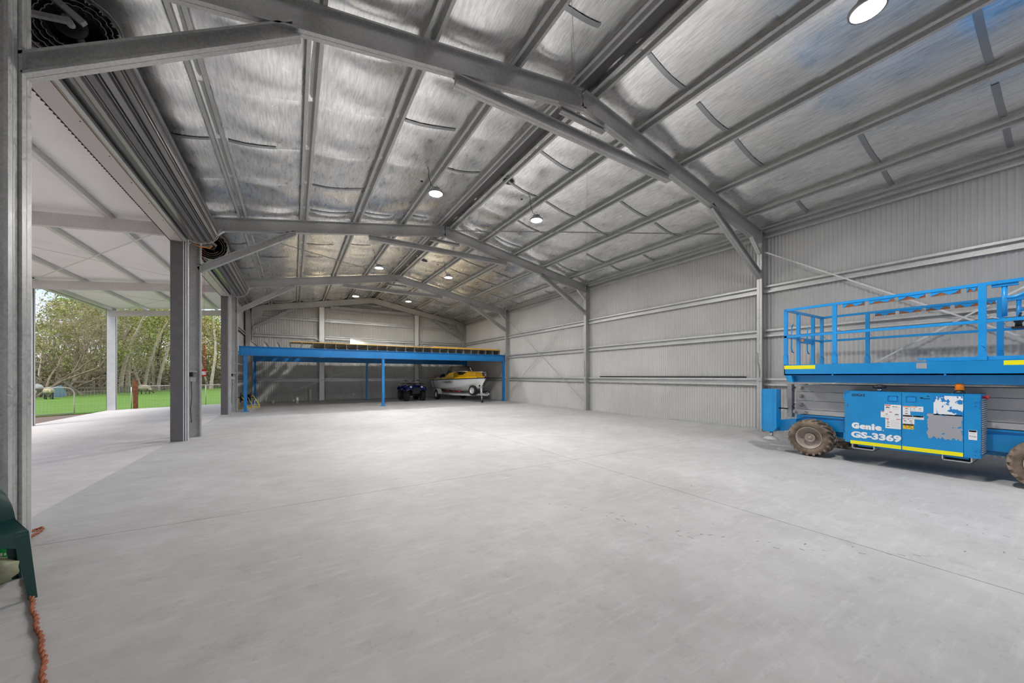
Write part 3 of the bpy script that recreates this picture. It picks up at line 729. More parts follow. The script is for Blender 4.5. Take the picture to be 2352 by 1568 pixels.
# ------------------------------------------------------------------ trees
def branch(b, rr, p, d, L, r, depth, tips, bend=.25, up=.15, spread=.7, mi=0):
    n = 4; pts = [p]; rs = [r]; q = Vector(p); dd = Vector(d).normalized()
    for k in range(n):
        dd = (dd + Vector((rr.uniform(-bend, bend), rr.uniform(-bend, bend), rr.uniform(-bend, bend) * .6 + up * .3))).normalized()
        q = q + dd * L / n; pts.append(q.copy()); rs.append(r * (1 - .45 * (k + 1) / n))
    b.tube(pts, r, 6 if r > .04 else 4, rs=rs, mi=mi, caps=False)
    if depth <= 0: tips.append((q, dd)); return
    k = rr.choice((2, 3))
    for i in range(k):
        a = rr.uniform(0, 2 * PI); o = dd.orthogonal().normalized(); o2 = dd.cross(o)
        nd = dd + (o * math.cos(a) + o2 * math.sin(a)) * rr.uniform(.35, spread) + Vector((0, 0, up))
        branch(b, rr, pts[rr.choice((3, 4))] if i else pts[-1], nd, L * rr.uniform(.55, .8), rs[-1] * rr.uniform(.6, .85), depth - 1, tips, bend, up, spread, mi)
def leaves(rr, tips, n, rad, size, droop=.0):
    b = MB()
    for p, d in tips:
        for k in range(n):
            v = Vector((rr.gauss(0, 1), rr.gauss(0, 1), rr.gauss(0, .75))) * rad * .55
            c = p + v; u = Vector((rr.gauss(0, 1), rr.gauss(0, 1), rr.gauss(0, 1) - droop)).normalized(); w_ = u.orthogonal().normalized()
            w_ = (Matrix.Rotation(rr.uniform(0, 2 * PI), 3, u) @ w_) ; s_ = size * rr.uniform(.6, 1.3)
            b.add([c - u * s_, c + w_ * s_ * .38, c + u * s_, c - w_ * s_ * .38], [(0, 1, 2, 3)])
    return b
def make_tree(seed, trunk_h, r, kind, leafn, leafsize, crown, nstem=1, lean=.1, depth=3):
    rr = random.Random(seed); b = MB(); tips = []
    for s_ in range(nstem):
        d = Vector((rr.uniform(-lean, lean), rr.uniform(-lean, lean), 1)); p = Vector((rr.uniform(-.25, .25) * (nstem > 1), rr.uniform(-.25, .25) * (nstem > 1), -.3))
        n = 7; pts = [p]; q = p.copy(); rs = [r * 1.25]; dd = d.normalized()
        for k in range(n):
            dd = (dd + Vector((rr.uniform(-.13, .13), rr.uniform(-.13, .13), .06))).normalized(); q = q + dd * trunk_h / n; pts.append(q.copy()); rs.append(r * (1 - .5 * (k + 1) / n))
            if k >= (2 if kind == 'bark_mid' else 4) and rr.random() < .8:
                a = rr.uniform(0, 2 * PI); branch(b, rr, q.copy(), Vector((math.cos(a), math.sin(a), .55)), crown * rr.uniform(.5, .9), rs[-1] * .45, depth - 2, tips, .3, .12)
        b.tube(pts, r, 8, rs=rs, caps=False)
        branch(b, rr, q, dd, crown * .8, rs[-1] * .9, depth - 1, tips, .28, .12)
    return b.mesh('trunk', kind), leaves(rr, tips, int(leafn * .62), crown * .36, leafsize).mesh('crown', 'leaf_a')
TREES = [make_tree(11, 6.5, .13, 'bark_pale', 75, .17, 2.6, 1, .12), make_tree(12, 5.5, .12, 'bark_mid', 80, .16, 2.8, 2, .3), make_tree(13, 7.5, .16, 'bark_pale', 70, .18, 2.8, 1, .18),
         make_tree(14, 5.0, .17, 'bark_dark', 85, .16, 2.8, 1, .5), make_tree(15, 4.2, .09, 'bark_mid', 80, .16, 2.4, 3, .5), make_tree(16, 8.5, .17, 'bark_pale', 60, .18, 3.0, 1, .2)]
KN = ['pale-barked gum tree', 'brown multi-stemmed wattle tree', 'tall pale gum tree', 'dark leaning wattle tree', 'low bushy wattle tree', 'tallest thick-trunked gum tree']
M['leaf_d'] = leafmat('dry_scrub', (0.10, 0.08, 0.04), (0.30, 0.25, 0.14))
LM = ['leaf_a', 'leaf_b', 'leaf_c']
def tree(kind, x, y, rz, sc, leaf, label):
    T = thing('tree', label, 'tree', (x, y, gz(x, y)), 'trees beyond the lawn')
    T.rotation_euler = (0, 0, rz); T.scale = (sc, sc, sc)
    tr, cr_ = TREES[kind]
    link('stem', tr, T)
    me = cr_ if leaf == 0 else cr_.copy()
    if leaf: me.materials.clear(); me.materials.append(M[LM[leaf]])
    link('foliage', me, T)
rt = random.Random(5)
zones = [(56, 'behind the dinghy'), (104, 'behind the gate-side sheep'), (134, 'behind the blue sheet'), (172, 'between blue sheet and corner post'), (206, 'beside the awning corner post'), (258, 'between corner post and rusty post'), (306, 'behind the side-on sheep'), (338, 'behind the feed tub'), (366, 'beside the first door jamb'), (462, 'seen through the second doorway'), (500, 'at the edge of the second doorway')]
used = {}
def plant(k, u, Y, row, sc, leaf):
    z_ = [t_ for q_, t_ in zones if u >= q_][-1]
    key = (k, row, z_); used[key] = used.get(key, 0) + 1
    rown = ('at the lawn edge', 'in the second row', 'deep in the scrub')[row]
    if u < 150: sc *= .62 if u < 125 else .78
    tree(k, at(u, Y), Y, rt.uniform(0, 6.28), sc, leaf, '%s%s %s, %s' % (('', 'another ', 'a third ', 'a fourth ')[used[key] - 1], KN[k], rown, z_))
front = [(84, 46, 0), (112, 45, 3), (166, 47, 1), (190, 50, 4), (212, 52, 3), (232, 50, 1), (264, 56, 4), (290, 57, 0), (308, 60, 1), (324, 58, 2), (342, 61, 4), (354, 60, 5), (368, 59, 3), (386, 62, 1), (278, 50, 2), (297, 52, 0), (333, 53, 2), (362, 54, 5), (376, 56, 3), (484, 56, 5), (466, 62, 1), (478, 61, 2), (492, 63, 4), (508, 62, 3)]
for i, (u, Y, k) in enumerate(front):
    plant(k, u, Y, 0, rt.uniform(.75, .95) if k == 4 else rt.uniform(.9, 1.1), rt.choice((0, 0, 1, 1, 2)))
for row, us, Y0, scs in ((1, (60, 82, 108, 128, 150, 178, 208, 236, 262, 284, 312, 336, 360, 382, 470, 498), 66, (.9, 1.2)), (2, (72, 116, 158, 196, 262, 300, 340, 376, 474, 504), 76, (1.05, 1.4))):
    for u in us:
        Y = Y0 + rt.uniform(-4, 4) - max(0, (300 - u)) * .055; k = rt.choice((0, 1, 1, 4, 4, 3))
        plant(k, u, Y, row, rt.uniform(*scs), rt.choice((0, 1, 1, 2)))
# undergrowth: one mass behind the trunks
rr = random.Random(21); tips = []
for i in range(420):
    u = rr.uniform(30, 560); Y = rr.uniform(60, 84) - max(0, (300 - u)) * .06; x = at(u, Y); tips.append((Vector((x, Y, gz(x, Y) + rr.uniform(.1, 2.6))), Vector((0, 0, 1))))
o = leaves(rr, tips, 44, 1.4, .20).build('undergrowth', 'leaf_d', None); o['kind'] = 'stuff'
# dry twiggy bush by the timber fence
def twig_bush(x, y, h, wd, n, label, seed):
    T = thing('dry_bush', label, 'bush', (x, y, gz(x, y)), 'dry bushes by the timber fence'); rr = random.Random(seed); b = MB(); tips = []
    for k in range(7):
        a = rr.uniform(0, 2 * PI); branch(b, rr, Vector((x + rr.uniform(-.3, .3), y + rr.uniform(-.3, .3), gz(x, y) - .1)), Vector((math.cos(a) * .8, math.sin(a) * .8, 1)), h * .55, .09, 2, tips, .35, .05, 1.0)
    b.build('branches', 'bark_mid', T)
    b = MB()
    for p, d in tips:
        for k in range(n):
            q = p + Vector((rr.gauss(0, wd * .2), rr.gauss(0, wd * .2), rr.gauss(0, h * .14))); d2 = Vector((rr.gauss(0, 1), rr.gauss(0, 1), rr.uniform(-.9, .3))).normalized(); L = rr.uniform(.25, .8); r = rr.uniform(.006, .013)
            o_ = d2.orthogonal().normalized() * r; o2 = d2.cross(o_)
            e_ = q + d2 * L + Vector((0, 0, -.12 * L)); b.add([q + o_, q - o_ * .5 + o2 * .86, q - o_ * .5 - o2 * .86, e_], [(0, 1, 3), (1, 2, 3), (2, 0, 3)])
    o = b.build('twigs', 'twig', T); o['kind'] = 'stuff'
twig_bush(at(88, 41.0), 41.0, 7.6, 6.0, 110, 'large brown twiggy bush rising behind the timber fence by the dinghy', 31)
twig_bush(at(140, 44.5), 44.5, 6.6, 6.0, 100, 'brown twiggy bush behind the blue sheet', 32)
twig_bush(at(200, 50), 50, 5.0, 4.6, 60, 'brown twiggy bush beside the awning corner post', 33)

# ------------------------------------------------------------------ mezzanine platform
Z = thing('mezzanine_platform', 'blue steel mezzanine with joists and yellow flooring across the end of the shed', 'mezzanine', (4.1, 19.7, 0))
q = [(-.08, -.18), (.08, -.18), (.08, -.165), (.006, -.165), (.006, .165), (.08, .165), (.08, .18), (-.08, .18), (-.08, .165), (-.006, .165), (-.006, -.165), (-.08, -.165)]
MB().sweep(q, (-1.80, 17.30, 2.37), (10.04, 17.30, 2.37)).build('front_beam', 'blue_mezz', Z)
MB().sweep([(x, z * .72) for x, z in q], (-1.75, 22.2, 2.26), (10.0, 22.2, 2.26)).build('rear_beam', 'blue_mezz', Z)
for yy, xs2, zt in ((17.3, (-1.60, 3.545, 9.99), 2.19), (22.2, (-1.66, 3.65, 9.9), 2.13)):
    for x in xs2:
        b = MB(); b.box(x - .055, x + .055, yy - .055, yy + .055, 0, zt); l = b.build('leg', 'blue_mezz', Z)
        b = MB(); b.box(x - .12, x + .12, yy - .12, yy + .12, 0, .012)
        for sx in (-.09, .09):
            b.lathe([(.015, 0), (.015, .02), (0, .022)], (x + sx, yy - .09, .012), n=6)
        b.build('foot_plate', 'blue_mezz', l)
        b = MB(); b.box(x - .13, x + .13, yy - .07, yy + .07, zt - .012, zt - .0005)
        b.build('cap_plate', 'blue_mezz', l)
        if yy < 18:
            b = MB()
            for sx in (-.10, .10): b.lathe([(.018, 0), (.018, .02), (0, .024)], (x + sx, yy - .085, zt + .01), (0, -1, 0), 6)
            b.build('bolts', 'chrome', l)
jq = [(-.03, 0), (.03, 0), (.03, .012), (-.024, .012), (-.024, .213), (.03, .213), (.03, .225), (-.03, .225)]
for k in range(28):
    x = -1.42 + .4295 * k
    if x > 10.1: continue
    MB().sweep(jq, (x, 17.21, 2.552), (x, 22.45, 2.552)).build('joist', 'galv', Z)
    b = MB(); b.box(x + .01, x + .045, 17.20, 17.207, 2.60, 2.63); b.box(x + .01, x + .045, 17.20, 17.207, 2.70, 2.73)
for r in range(6):
    y0 = 17.17 + r * .9; xa = -.12 if r == 0 else .70
    cuts = [xa] + [c for c in ((2.9, 6.3, 9.72) if r % 2 == 0 else (4.4, 7.6, 9.72))]
    for x0, x1 in zip(cuts, cuts[1:]):
        if r == 5: y1 = y0 + .6
        else: y1 = y0 + .9
        b = MB(); b.box(x0 + .003, x1 - .003, y0 + .003, y1 - .003, 2.779, 2.801); b.build('floor_board', 'ply', Z)
MB().box(-.12, 9.70, 17.164, 17.172, 2.777, 2.803).build('edge_strip', 'ply_edge', Z)
for k, (x0, x1, y0, z, lb) in enumerate(((5.85, 9.62, 17.20, 2.803, 'lower yellow flooring board lying loose along the mezzanine front edge'), (5.95, 9.70, 17.19, 2.829, 'upper yellow flooring board lying loose along the mezzanine front edge'))):
    b = MB(); b.box(x0, x1, y0, y0 + .85, z, z + .022, 0); b.box(x0, x1, y0 - .004, y0, z, z + .022, 1)
    tag(b.build('flooring_board', ['ply', 'ply_edge'], None), lb, 'board', 'loose flooring boards')
b = MB(); rows = []
for i in range(9):
    a = i / 8; x = 2.36 + 3.5 * a
    rows.append([(x + .15 * j / 6, 19.0 + 1.2 * j / 6, 2.803 + (.50 - .34 * a) * math.sin(PI * (.02 + .96 * j / 6)) ** .8 + .01) for j in range(7)])
b.loft(rows); M['shiny'] = plain('new_zinc_sheet', (0.30, 0.30, 0.28), .35, .8)
tag(b.build('metal_sheet', 'shiny', None), 'long curved shiny metal sheet lying on the mezzanine flooring', 'sheet')

# ------------------------------------------------------------------ hanging lamps
lamps = [(2.6, 7.4, 5.3, 'lit round lamp on the doorway side of the ridge, beside the ventilator opening'),
         (5.2, 7.35, 5.3, 'lit round lamp on the cladding side of the ridge, just below the ventilator opening'),
         (2.64, 13.57, 5.3, 'lit round lamp on the doorway side of the ridge, in the bay before the mezzanine'),
         (5.25, 13.46, 5.3, 'lit round lamp on the cladding side of the ridge, in the bay before the mezzanine'),
         (2.6, 19.0, 5.3, 'lit round lamp above the mezzanine on the doorway side of the ridge'),
         (5.15, 18.9, 5.3, 'lit round lamp above the mezzanine on the boat side of the ridge'),
         (5.223, 1.285, 5.3, 'lit round lamp hanging high above the floor before the scissor lift')]
def lamp(x, y, z, label):
    T = thing('pendant_lamp', label, 'lamp', (x, y, z), 'hanging lamps of the shed')
    s_ = 1 if x > XM else -1; zf = foil_z(abs(x - XM), y, s_)
    MB().lathe([(.0, .0), (.138, .0), (.138, .004), (0, .004)], (x, y, z - .004), n=28).build('lens', 'lamp', T)
    b = MB(); b.lathe([(.139, -.012), (.158, -.010), (.162, .02), (.15, .035), (.11, .05), (.09, .11), (.05, .12), (0, .12)], (x, y, z), n=28, caps=False)
    b.build('housing', 'lampbody', T)
    MB().tube([(x + .05 * math.cos(a), y, z + .14 + .05 * math.sin(a)) for a in [-.4 + k * .5 for k in range(9)]], .006, 6).build('hook', 'chrome', T)
    xp = XM + s_ * min(offs, key=lambda d: abs(d - abs(x - XM))); zp = ztop(xp)
    MB().tube([(x, y, z + .19), (x + (xp - x) * .5, y, (z + .19 + zp) / 2), (xp, y, zp + .01)], .004, 5).build('suspension_wire', 'chrome', T)
    MB().tube([(x - .02, y, z + .12), (x - .10, y + .02, z + .17), (x - .14, y + .05, z + .35), (x - .12, y + .1, zf - .12), (x - .16, y + .12, zf - .01)], .0065, 6).build('cable', 'black', T)
for L_ in lamps: lamp(*L_)
for (x, y, lb) in ((5.02, 7.75, 'small round white plug socket with dark face above the lamp by the ventilator opening'), (2.50, 8.05, 'small round white plug socket with dark face above the lamp by the first doorway'), (5.05, 14.1, 'small round white plug socket with dark face above the lamp before the mezzanine')):
    s_ = 1 if x > XM else -1; z = foil_z(abs(x - XM), y, s_)
    T = thing('ceiling_socket', lb, 'socket', (x, y, z), 'sockets above the lamps')
    MB().lathe([(.05, .02), (.05, -.05), (.035, -.06), (0, -.06)], (x, y, z), (0, 0, 1), 14).build('body', 'pvc', T)
    MB().lathe([(.03, -.06), (.03, -.075), (0, -.075)], (x, y, z), (0, 0, 1), 12).build('plug', 'black', T)

# ------------------------------------------------------------------ wheels
def wheel_parts(parent, c, axis, R, W, tyre_mat, lug_mat, rim_mat, lugs=22, lug_h=.022, name='wheel', rim_r=.6, face=1, groove=None):
    """wheel centred at c, axle along axis (outer face in +axis*face)."""
    ax = Vector(axis).normalized() * face; c = Vector(c); h = W / 2; rr_ = R * rim_r
    prof = [(rr_, h * .80), (rr_ * 1.03, h * .97), (R * .78, h * 1.0), (R * .89, h * .95), (R * .925, h * .72), (R * .93, 0), (R * .925, -h * .72), (R * .89, -h * .95), (R * .78, -h), (rr_ * 1.03, -h * .97), (rr_, -h * .8)]
    b = MB(); b.lathe(prof, c, ax, 40, 0, caps=False)
    a = ax.orthogonal().normalized(); bb = ax.cross(a)
    for k in range(lugs):
        for side in (-1, 1):
            t0 = 2 * PI * (k + (.5 if side > 0 else 0)) / lugs
            vs = []
            for s_, dt in ((.06, .0), (.55, .10), (.97, .17)):
                for q in (-1, 1):
                    tt = t0 + dt * 1.5 + q * (.055 + .02 * s_) * 12 / lugs * 1.35
                    for r in (R * (.90 if s_ < .9 else .82), R - (0 if s_ < .9 else R * .04)):
                        vs.append(c + ax * (side * h * s_) + (a * math.cos(tt) + bb * math.sin(tt)) * r)
            fs = [(1, 3, 7, 5), (5, 7, 11, 9), (0, 1, 5, 4), (4, 5, 9, 8), (2, 6, 7, 3), (6, 10, 11, 7), (8, 9, 11, 10), (0, 2, 3, 1)]
            b.add(vs, fs, 1)
    w_ = b.build(name, [tyre_mat, lug_mat], parent)
    b = MB(); b.lathe([(rr_ * 1.0, h * .80), (rr_ * .99, h * .95), (rr_ * .94, h * .93), (rr_ * .88, h * .60), (rr_ * .80, h * .30), (rr_ * .62, h * .16), (rr_ * .42, h * .20), (0, h * .20)], c, ax, 36, caps=False)
    b.lathe([(rr_ * .99, -h * .8), (rr_ * .9, -h * .6), (0, -h * .55)], c, ax, 24, caps=False)
    rim = b.build('rim', rim_mat, w_)
    b = MB(); b.lathe([(rr_ * .40, h * .2), (rr_ * .40, h * .52), (rr_ * .36, h * .58), (rr_ * .30, h * .58), (rr_ * .28, h * .54), (rr_ * .12, h * .54), (rr_ * .11, h * .66), (0, h * .66)], c, ax, 24)
    for k in range(8):
        t0 = 2 * PI * k / 8; b.lathe([(rr_ * .035, 0), (rr_ * .035, h * .08), (0, h * .09)], c + ax * h * .56 + (a * math.cos(t0) + bb * math.sin(t0)) * rr_ * .2, ax, 6)
    b.build('hub', rim_mat, w_)
    return w_

# ------------------------------------------------------------------ lettering
TXT = {}
def text_geo(txt, bold=.0):
    k = (txt, bold)
    if k in TXT: return TXT[k]
    cu = bpy.data.curves.new('lettering', 'FONT'); cu.body = txt; cu.size = 1; cu.offset = bold; cu.resolution_u = 3
    ob = bpy.data.objects.new('lettering', cu); COL.objects.link(ob)
    dg = bpy.context.evaluated_depsgraph_get(); dg.update(); me = bpy.data.meshes.new_from_object(ob.evaluated_get(dg))
    vs = [tuple(v.co) for v in me.vertices]; fs = [tuple(p.vertices) for p in me.polygons]
    bpy.data.objects.remove(ob); bpy.data.curves.remove(cu); bpy.data.meshes.remove(me)
    x0 = min(v[0] for v in vs); x1 = max(v[0] for v in vs); y0 = min(v[1] for v in vs); y1 = max(v[1] for v in vs)
    vs = [((x - x0) / (x1 - x0), (y - y0) / (y1 - y0)) for x, y, z in vs]
    TXT[k] = (vs, fs); return TXT[k]
def put_text(b, txt, f, u0, u1, v0, v1, bold=.0, mi=0, slant=0.0):
    """f maps (u, v) of the label to a world point."""
    vs, fs = text_geo(txt, bold)
    b.add([f(u0 + x * (u1 - u0) + slant * y * (v1 - v0), v0 + y * (v1 - v0)) for x, y in vs], fs, mi)

# ------------------------------------------------------------------ scissor lift
LX = 7.62                       # side facing the hall
Lf = thing('scissor_lift', 'blue rough-terrain scissor lift with lowered railed platform and muddy tyres', 'scissor lift', (8.45, 1.45, 0))
def side(x): return lambda y, z: (x, y, z)
# chassis
b = MB(); b.prism([(-.25, .40), (-.1, .34), (2.75, .34), (2.88, .40), (2.88, .62), (2.80, .66), (-.25, .66)], 'x', 7.98, 8.92)
b.box(7.96, 8.94, -.2, 2.86, .66, .70); b.box(7.93, 7.99, 2.15, 2.80, .44, .60); b.box(7.93, 7.99, -.2, .80, .40, .62)
b.box(7.8, 7.98, 2.52, 2.74, .26, .38); b.box(7.8, 7.98, .18, .42, .26, .38)
b.prism([(2.86, .42), (3.14, .36), (3.20, .44), (3.20, .56), (2.86, .62)], 'x', 7.78, 8.0); b.prism([(2.86, .42), (3.14, .36), (3.20, .44), (3.20, .56), (2.86, .62)], 'x', 8.9, 9.12)
b.build('chassis', 'blue', Lf)
for y in (2.636, .30):
    wheel_parts(Lf, (7.79, y, .318), (-1, 0, 0), .318, .29, 'tyre_side', 'tyre_mud', 'rim_mud', 20)
    wheel_parts(Lf, (9.11, y, .318), (1, 0, 0), .318, .29, 'tyre_side', 'tyre_mud', 'rim_mud', 20)
# outriggers
for y0, y1 in ((3.10, 3.345), (-.50, -.26)):
    for x0, sgn in ((7.60, 1), (9.30, -1)):
        x1 = x0 + sgn * .19
        b = MB(); b.prism([(y0, .44), (y0 + .06, .36), (y1 - .03, .36), (y1, .42), (y1, 1.15), (y0 + .0, 1.15)], 'x', *sorted((x0, x1)))
        b.box(*sorted((x0 - sgn * .004, x0 + sgn * .01)), y0 + .05, y0 + .056, .44, 1.15); b.box(*sorted((x0 - sgn * .006, x0)), y1 - .02, y1 - .005, .42, 1.15)
        O = b.build('outrigger', 'blue', Lf)
        ym, xm = (y0 + y1) / 2, (x0 + x1) / 2
        MB().tube([(xm, ym, .36), (xm, ym, .24)], .03, 12).build('ram', 'chrome', O)
        MB().lathe([(.125, .205), (.12, .222), (.06, .262), (.035, .275), (0, .275)], (xm, ym, 0), n=20).build('foot_pad', 'lift_grey', O)
        b = MB(); b.tube([(x0 + sgn * .1, y0, .80), (x0 + sgn * .12, y0 - .06, .80), (x0 + sgn * .14, y0 - .13, .80)], .013, 8); b.build('hose_fitting', 'black', O)
# scissor arms, folded flat
for k, (z0, z1) in enumerate(((1.110, 1.236), (.948, 1.102), (.786, .940))):
    for x0 in (8.0, 8.78):
        b = MB(); b.box(x0, x0 + .06, -.1, 2.947, z0, z1); a = b.build('scissor_arm', 'lift_grey', Lf)
        b = MB()
        b.lathe([(.035, 0), (.035, .02), (.022, .026), (.022, .045), (0, .046)], (x0, 2.86, (z0 + z1) / 2), (-1, 0, 0), 14)
        b.build('pivot_pin', 'rim_mud', a)
for x0 in (7.96, 8.80):
    q = [(-.1, .69), (2.93, .69), (2.97, .705), (2.985, .735), (2.97, .765), (2.93, .778), (2.3, .778), (-.1, .778)]
    b = MB(); b.prism(q, 'x', x0, x0 + .06); a = b.build('lower_arm', 'lift_grey', Lf)
    b = MB(); b.lathe([(.03, 0), (.03, .014), (.015, .014), (.015, .006), (0, .006)], (x0, 2.78, .735), (-1, 0, 0), 14); b.lathe([(.022, 0), (.022, .012), (0, .014)], (x0, 2.92, .735), (-1, 0, 0), 12)
    b.build('pivot_pin', 'rim_mud', a)
MB().box(8.30, 8.5, 2.93, 3.05, .66, 1.24).build('mast_plate', 'lift_grey', Lf)
MB().box(8.02, 8.14, 3.02, 3.09, .62, 1.24).build('end_plate', 'lift_grey', Lf)
b = MB()
for z in (1.19, .88): b.tube([(8.0, 2.95, z), (7.99, 2.99, z - .02), (7.985, 3.0, z - .06), (7.99, 2.96, z - .08)], .007, 6)
b.build('hydraulic_hose', 'black', Lf)
# power pod
b = MB(); b.prism([(.80, .335), (2.075, .335), (2.15, .37), (2.15, 1.15), (2.075, 1.15), (.80, 1.15)], 'x', 7.66, 8.06)
b.box(7.64, 7.66, .806, 2.08, .335, 1.15); b.box(7.66, 8.0, .9, 2.0, .285, .335)
pod = b.build('power_pod', 'blue', Lf)
b = MB(); b.prism([(7.62, 2.078), (7.66, 2.155), (7.68, 2.155), (7.64, 2.078)], 'z', .335, 1.15); b.build('corner_panel', 'blue', pod)
MB().box(7.62, 8.06, .795, 2.16, 1.15, 1.158).build('lid', 'blue', pod)
b = MB()
for k in range(26): z = .38 + k * .028; b.box(7.66, 8.0, .786, .80, z, z + .014)
b.build('louvre', 'lift_grey', pod)
def door(y0, y1, latch):
    b = MB(); zl, zh, ly0, ly1 = 1.015, 1.10, *latch
    # door skin with a recess cut for the latch
    for (a, c_, z0, z1) in ((y0, ly0, .315, 1.148), (ly1, y1, .315, 1.148), (ly0, ly1, .315, zl), (ly0, ly1, zh, 1.148)): b.box(LX, 7.64, a, c_, z0, z1)
    d = b.build('pod_door', 'blue', Lf)
    b = MB(); b.box(LX + .012, LX + .018, ly0, ly1, zl, zh); b.build('latch_recess', 'blue', d)
    b = MB(); m_ = (ly0 + ly1) / 2; b.box(LX + .002, LX + .012, ly0 + .015, ly1 - .015, zl + .01, zh - .01); b.build('latch', 'blue_rail', d)
    return d
dl = door(1.513, 2.078, (1.545, 1.654)); dr = door(.942, 1.507, (1.359, 1.467))
MB().box(LX + .001, 7.64, .80, .938, .315, 1.148).build('end_panel', 'blue', pod)
b = MB()
for y, s_ in ((.83, 1),):
    for z in (1.03, .39):
        b.box(LX - .008, LX + .002, .808, .822, z - .05, z + .05)
        for q in (-.025, .025): b.lathe([(.008, 0), (.008, .004), (0, .006)], (LX, .846, z + q), (-1, 0, 0), 8)
b.build('hinge', 'blue', pod)
b = MB()
for z in (1.07, .42): b.box(7.655, 7.668, 2.155, 2.17, z - .05, z + .05)
b.build('hinge', 'blue_rail', pod)
DX = LX - .0015
def rect(b, y1, y0, z0, z1, mi=0, x=DX): b.add([(x, y1, z0), (x, y0, z0), (x, y0, z1), (x, y1, z1)], [(0, 1, 2, 3)], mi)
def decal(parent, y1, y0, z0, z1, heads=(), lines=(), pics=(), base='decal'):
    """sticker with header bars, rows of fine print and small pictograms."""
    b = MB(); rect(b, y1, y0, z0, z1, 0)
    for (a, c_, d, e_, mi) in heads: rect(b, a, c_, d, e_, mi, DX - .0006)
    for (a, c_, z) in lines: rect(b, a, c_, z, z + .0035, 4, DX - .0006)
    for (a, z, s_) in pics:
        b.add([(DX - .0007, a + s_, z - s_ * .5), (DX - .0007, a - s_ * .2, z - s_ * .2), (DX - .0007, a - s_ * .9, z - s_ * .45), (DX - .0007, a - s_, z + s_ * .1), (DX - .0007, a - s_ * .1, z + s_ * .5), (DX - .0007, a + s_ * .7, z + s_ * .3)], [(0, 1, 2, 3, 4, 5)], 5)
    return b.build('safety_decal', [base, 'decal_red', 'decal_orange', 'black', 'decal_grey', 'decal_text'], parent)
decal(dl, 1.689, 1.516, .866, .969, [(1.686, 1.622, .950, .963, 1)], [(1.60, 1.53, .93), (1.60, 1.53, .90), (1.68, 1.63, .885), (1.68, 1.63, .90)], [(1.655, .925, .024), (1.595, .94, .014), (1.565, .94, .012)])
decal(dl, 1.729, 1.516, .770, .866, [(1.726, 1.695, .852, .862, 1), (1.64, 1.609, .852, .862, 1)], [(1.70, 1.63, .79), (1.70, 1.63, .80), (1.58, 1.53, .80), (1.58, 1.53, .83)], [(1.665, .825, .014), (1.56, .825, .020)])
decal(dl, 1.679, 1.518, .612, .770, [(1.676, 1.64, .752, .762, 1), (1.563, 1.524, .752, .762, 1)], [(1.62, 1.53, z) for z in (.735, .72, .70, .69, .67, .655, .64)], [(1.655, .738, .012), (1.65, .705, .016), (1.65, .675, .013), (1.652, .64, .016)])
decal(dr, 1.499, 1.423, .832, .958, [(1.497, 1.427, .943, .956, 2)], [(1.49, 1.44, .905), (1.49, 1.44, .86)], [(1.46, .925, .016), (1.462, .885, .013), (1.462, .85, .015)])
decal(dr, 1.419, 1.298, .886, .960, [(1.418, 1.354, .945, .956, 2)], [(1.41, 1.36, .905), (1.41, 1.36, .895), (1.35, 1.31, .90), (1.35, 1.31, .91)], [(1.385, .928, .010), (1.33, .928, .012)])
decal(dr, 1.499, 1.399, .778, .829, [(1.498, 1.401, .806, .826, 3), (1.475, 1.425, .809, .823, 1)], [(1.49, 1.41, .795), (1.49, 1.41, .787)])
decal(dr, 1.396, 1.292, .775, .826, [(1.395, 1.295, .806, .826, 3), (1.37, 1.32, .809, .823, 1)], [(1.385, 1.305, .795), (1.385, 1.305, .787)])
decal(dr, 1.500, 1.383, .702, .774, [(1.498, 1.48, .764, .772, 1), (1.45, 1.435, .764, .772, 1)], [(1.46, 1.40, .72)], [(1.475, .742, .016), (1.42, .745, .014), (1.41, .715, .010)])
decal(dr, 1.497, 1.391, .626, .700, [(1.496, 1.392, .677, .699, 3)], [], [(1.47, .665, .012), (1.43, .660, .016), (1.46, .642, .010), (1.41, .64, .012)], 'decal_yellow')
decal(pod, .900, .829, .556, .684, [(.897, .834, .660, .681, 3), (.885, .846, .665, .677, 1)], [(.89, .84, .645), (.89, .84, .632), (.89, .84, .585)], [(.885, .605, .010), (.865, .605, .010), (.845, .60, .011)])
b = MB(); b.add([(7.632, 2.095, .87), (7.648, 2.130, .87), (7.648, 2.130, .98), (7.632, 2.095, .98)], [(0, 1, 2, 3)]); b.add([(7.631, 2.095, .965), (7.647, 2.130, .965), (7.647, 2.130, .98), (7.631, 2.095, .98)], [(0, 1, 2, 3)], 1); b.add([(7.631, 2.105, .90), (7.640, 2.120, .90), (7.640, 2.120, .95), (7.631, 2.105, .93)], [(0, 1, 2, 3)], 2)
b.build('safety_decal', ['decal', 'decal_red', 'decal_text'], pod)
b = MB(); rect(b, 1.203, .944, .855, 1.124); b.build('torn_decal', 'torn', dr)
rg = random.Random(9); q = []
for y in [1.26 - k * .02 for k in range(16)]: q.append((y, .872 - rg.uniform(0, .004)))
q += [(.948, .86)] + [(.946 + rg.uniform(0, .014), .84 - k * .02) for k in range(15)]
for y in [.955 + k * .0155 for k in range(20)]: q.append((y, .535 + (y - .95) * .03 + rg.uniform(-.022, .022)))
for z in [.57 + k * .021 for k in range(14)]: q.append((1.268 - rg.uniform(0, .022), z))
b = MB(); b.add([(DX, y, z) for y, z in q], [tuple(range(len(q)))]); b.build('bare_patch', 'patch', dr)
b = MB()
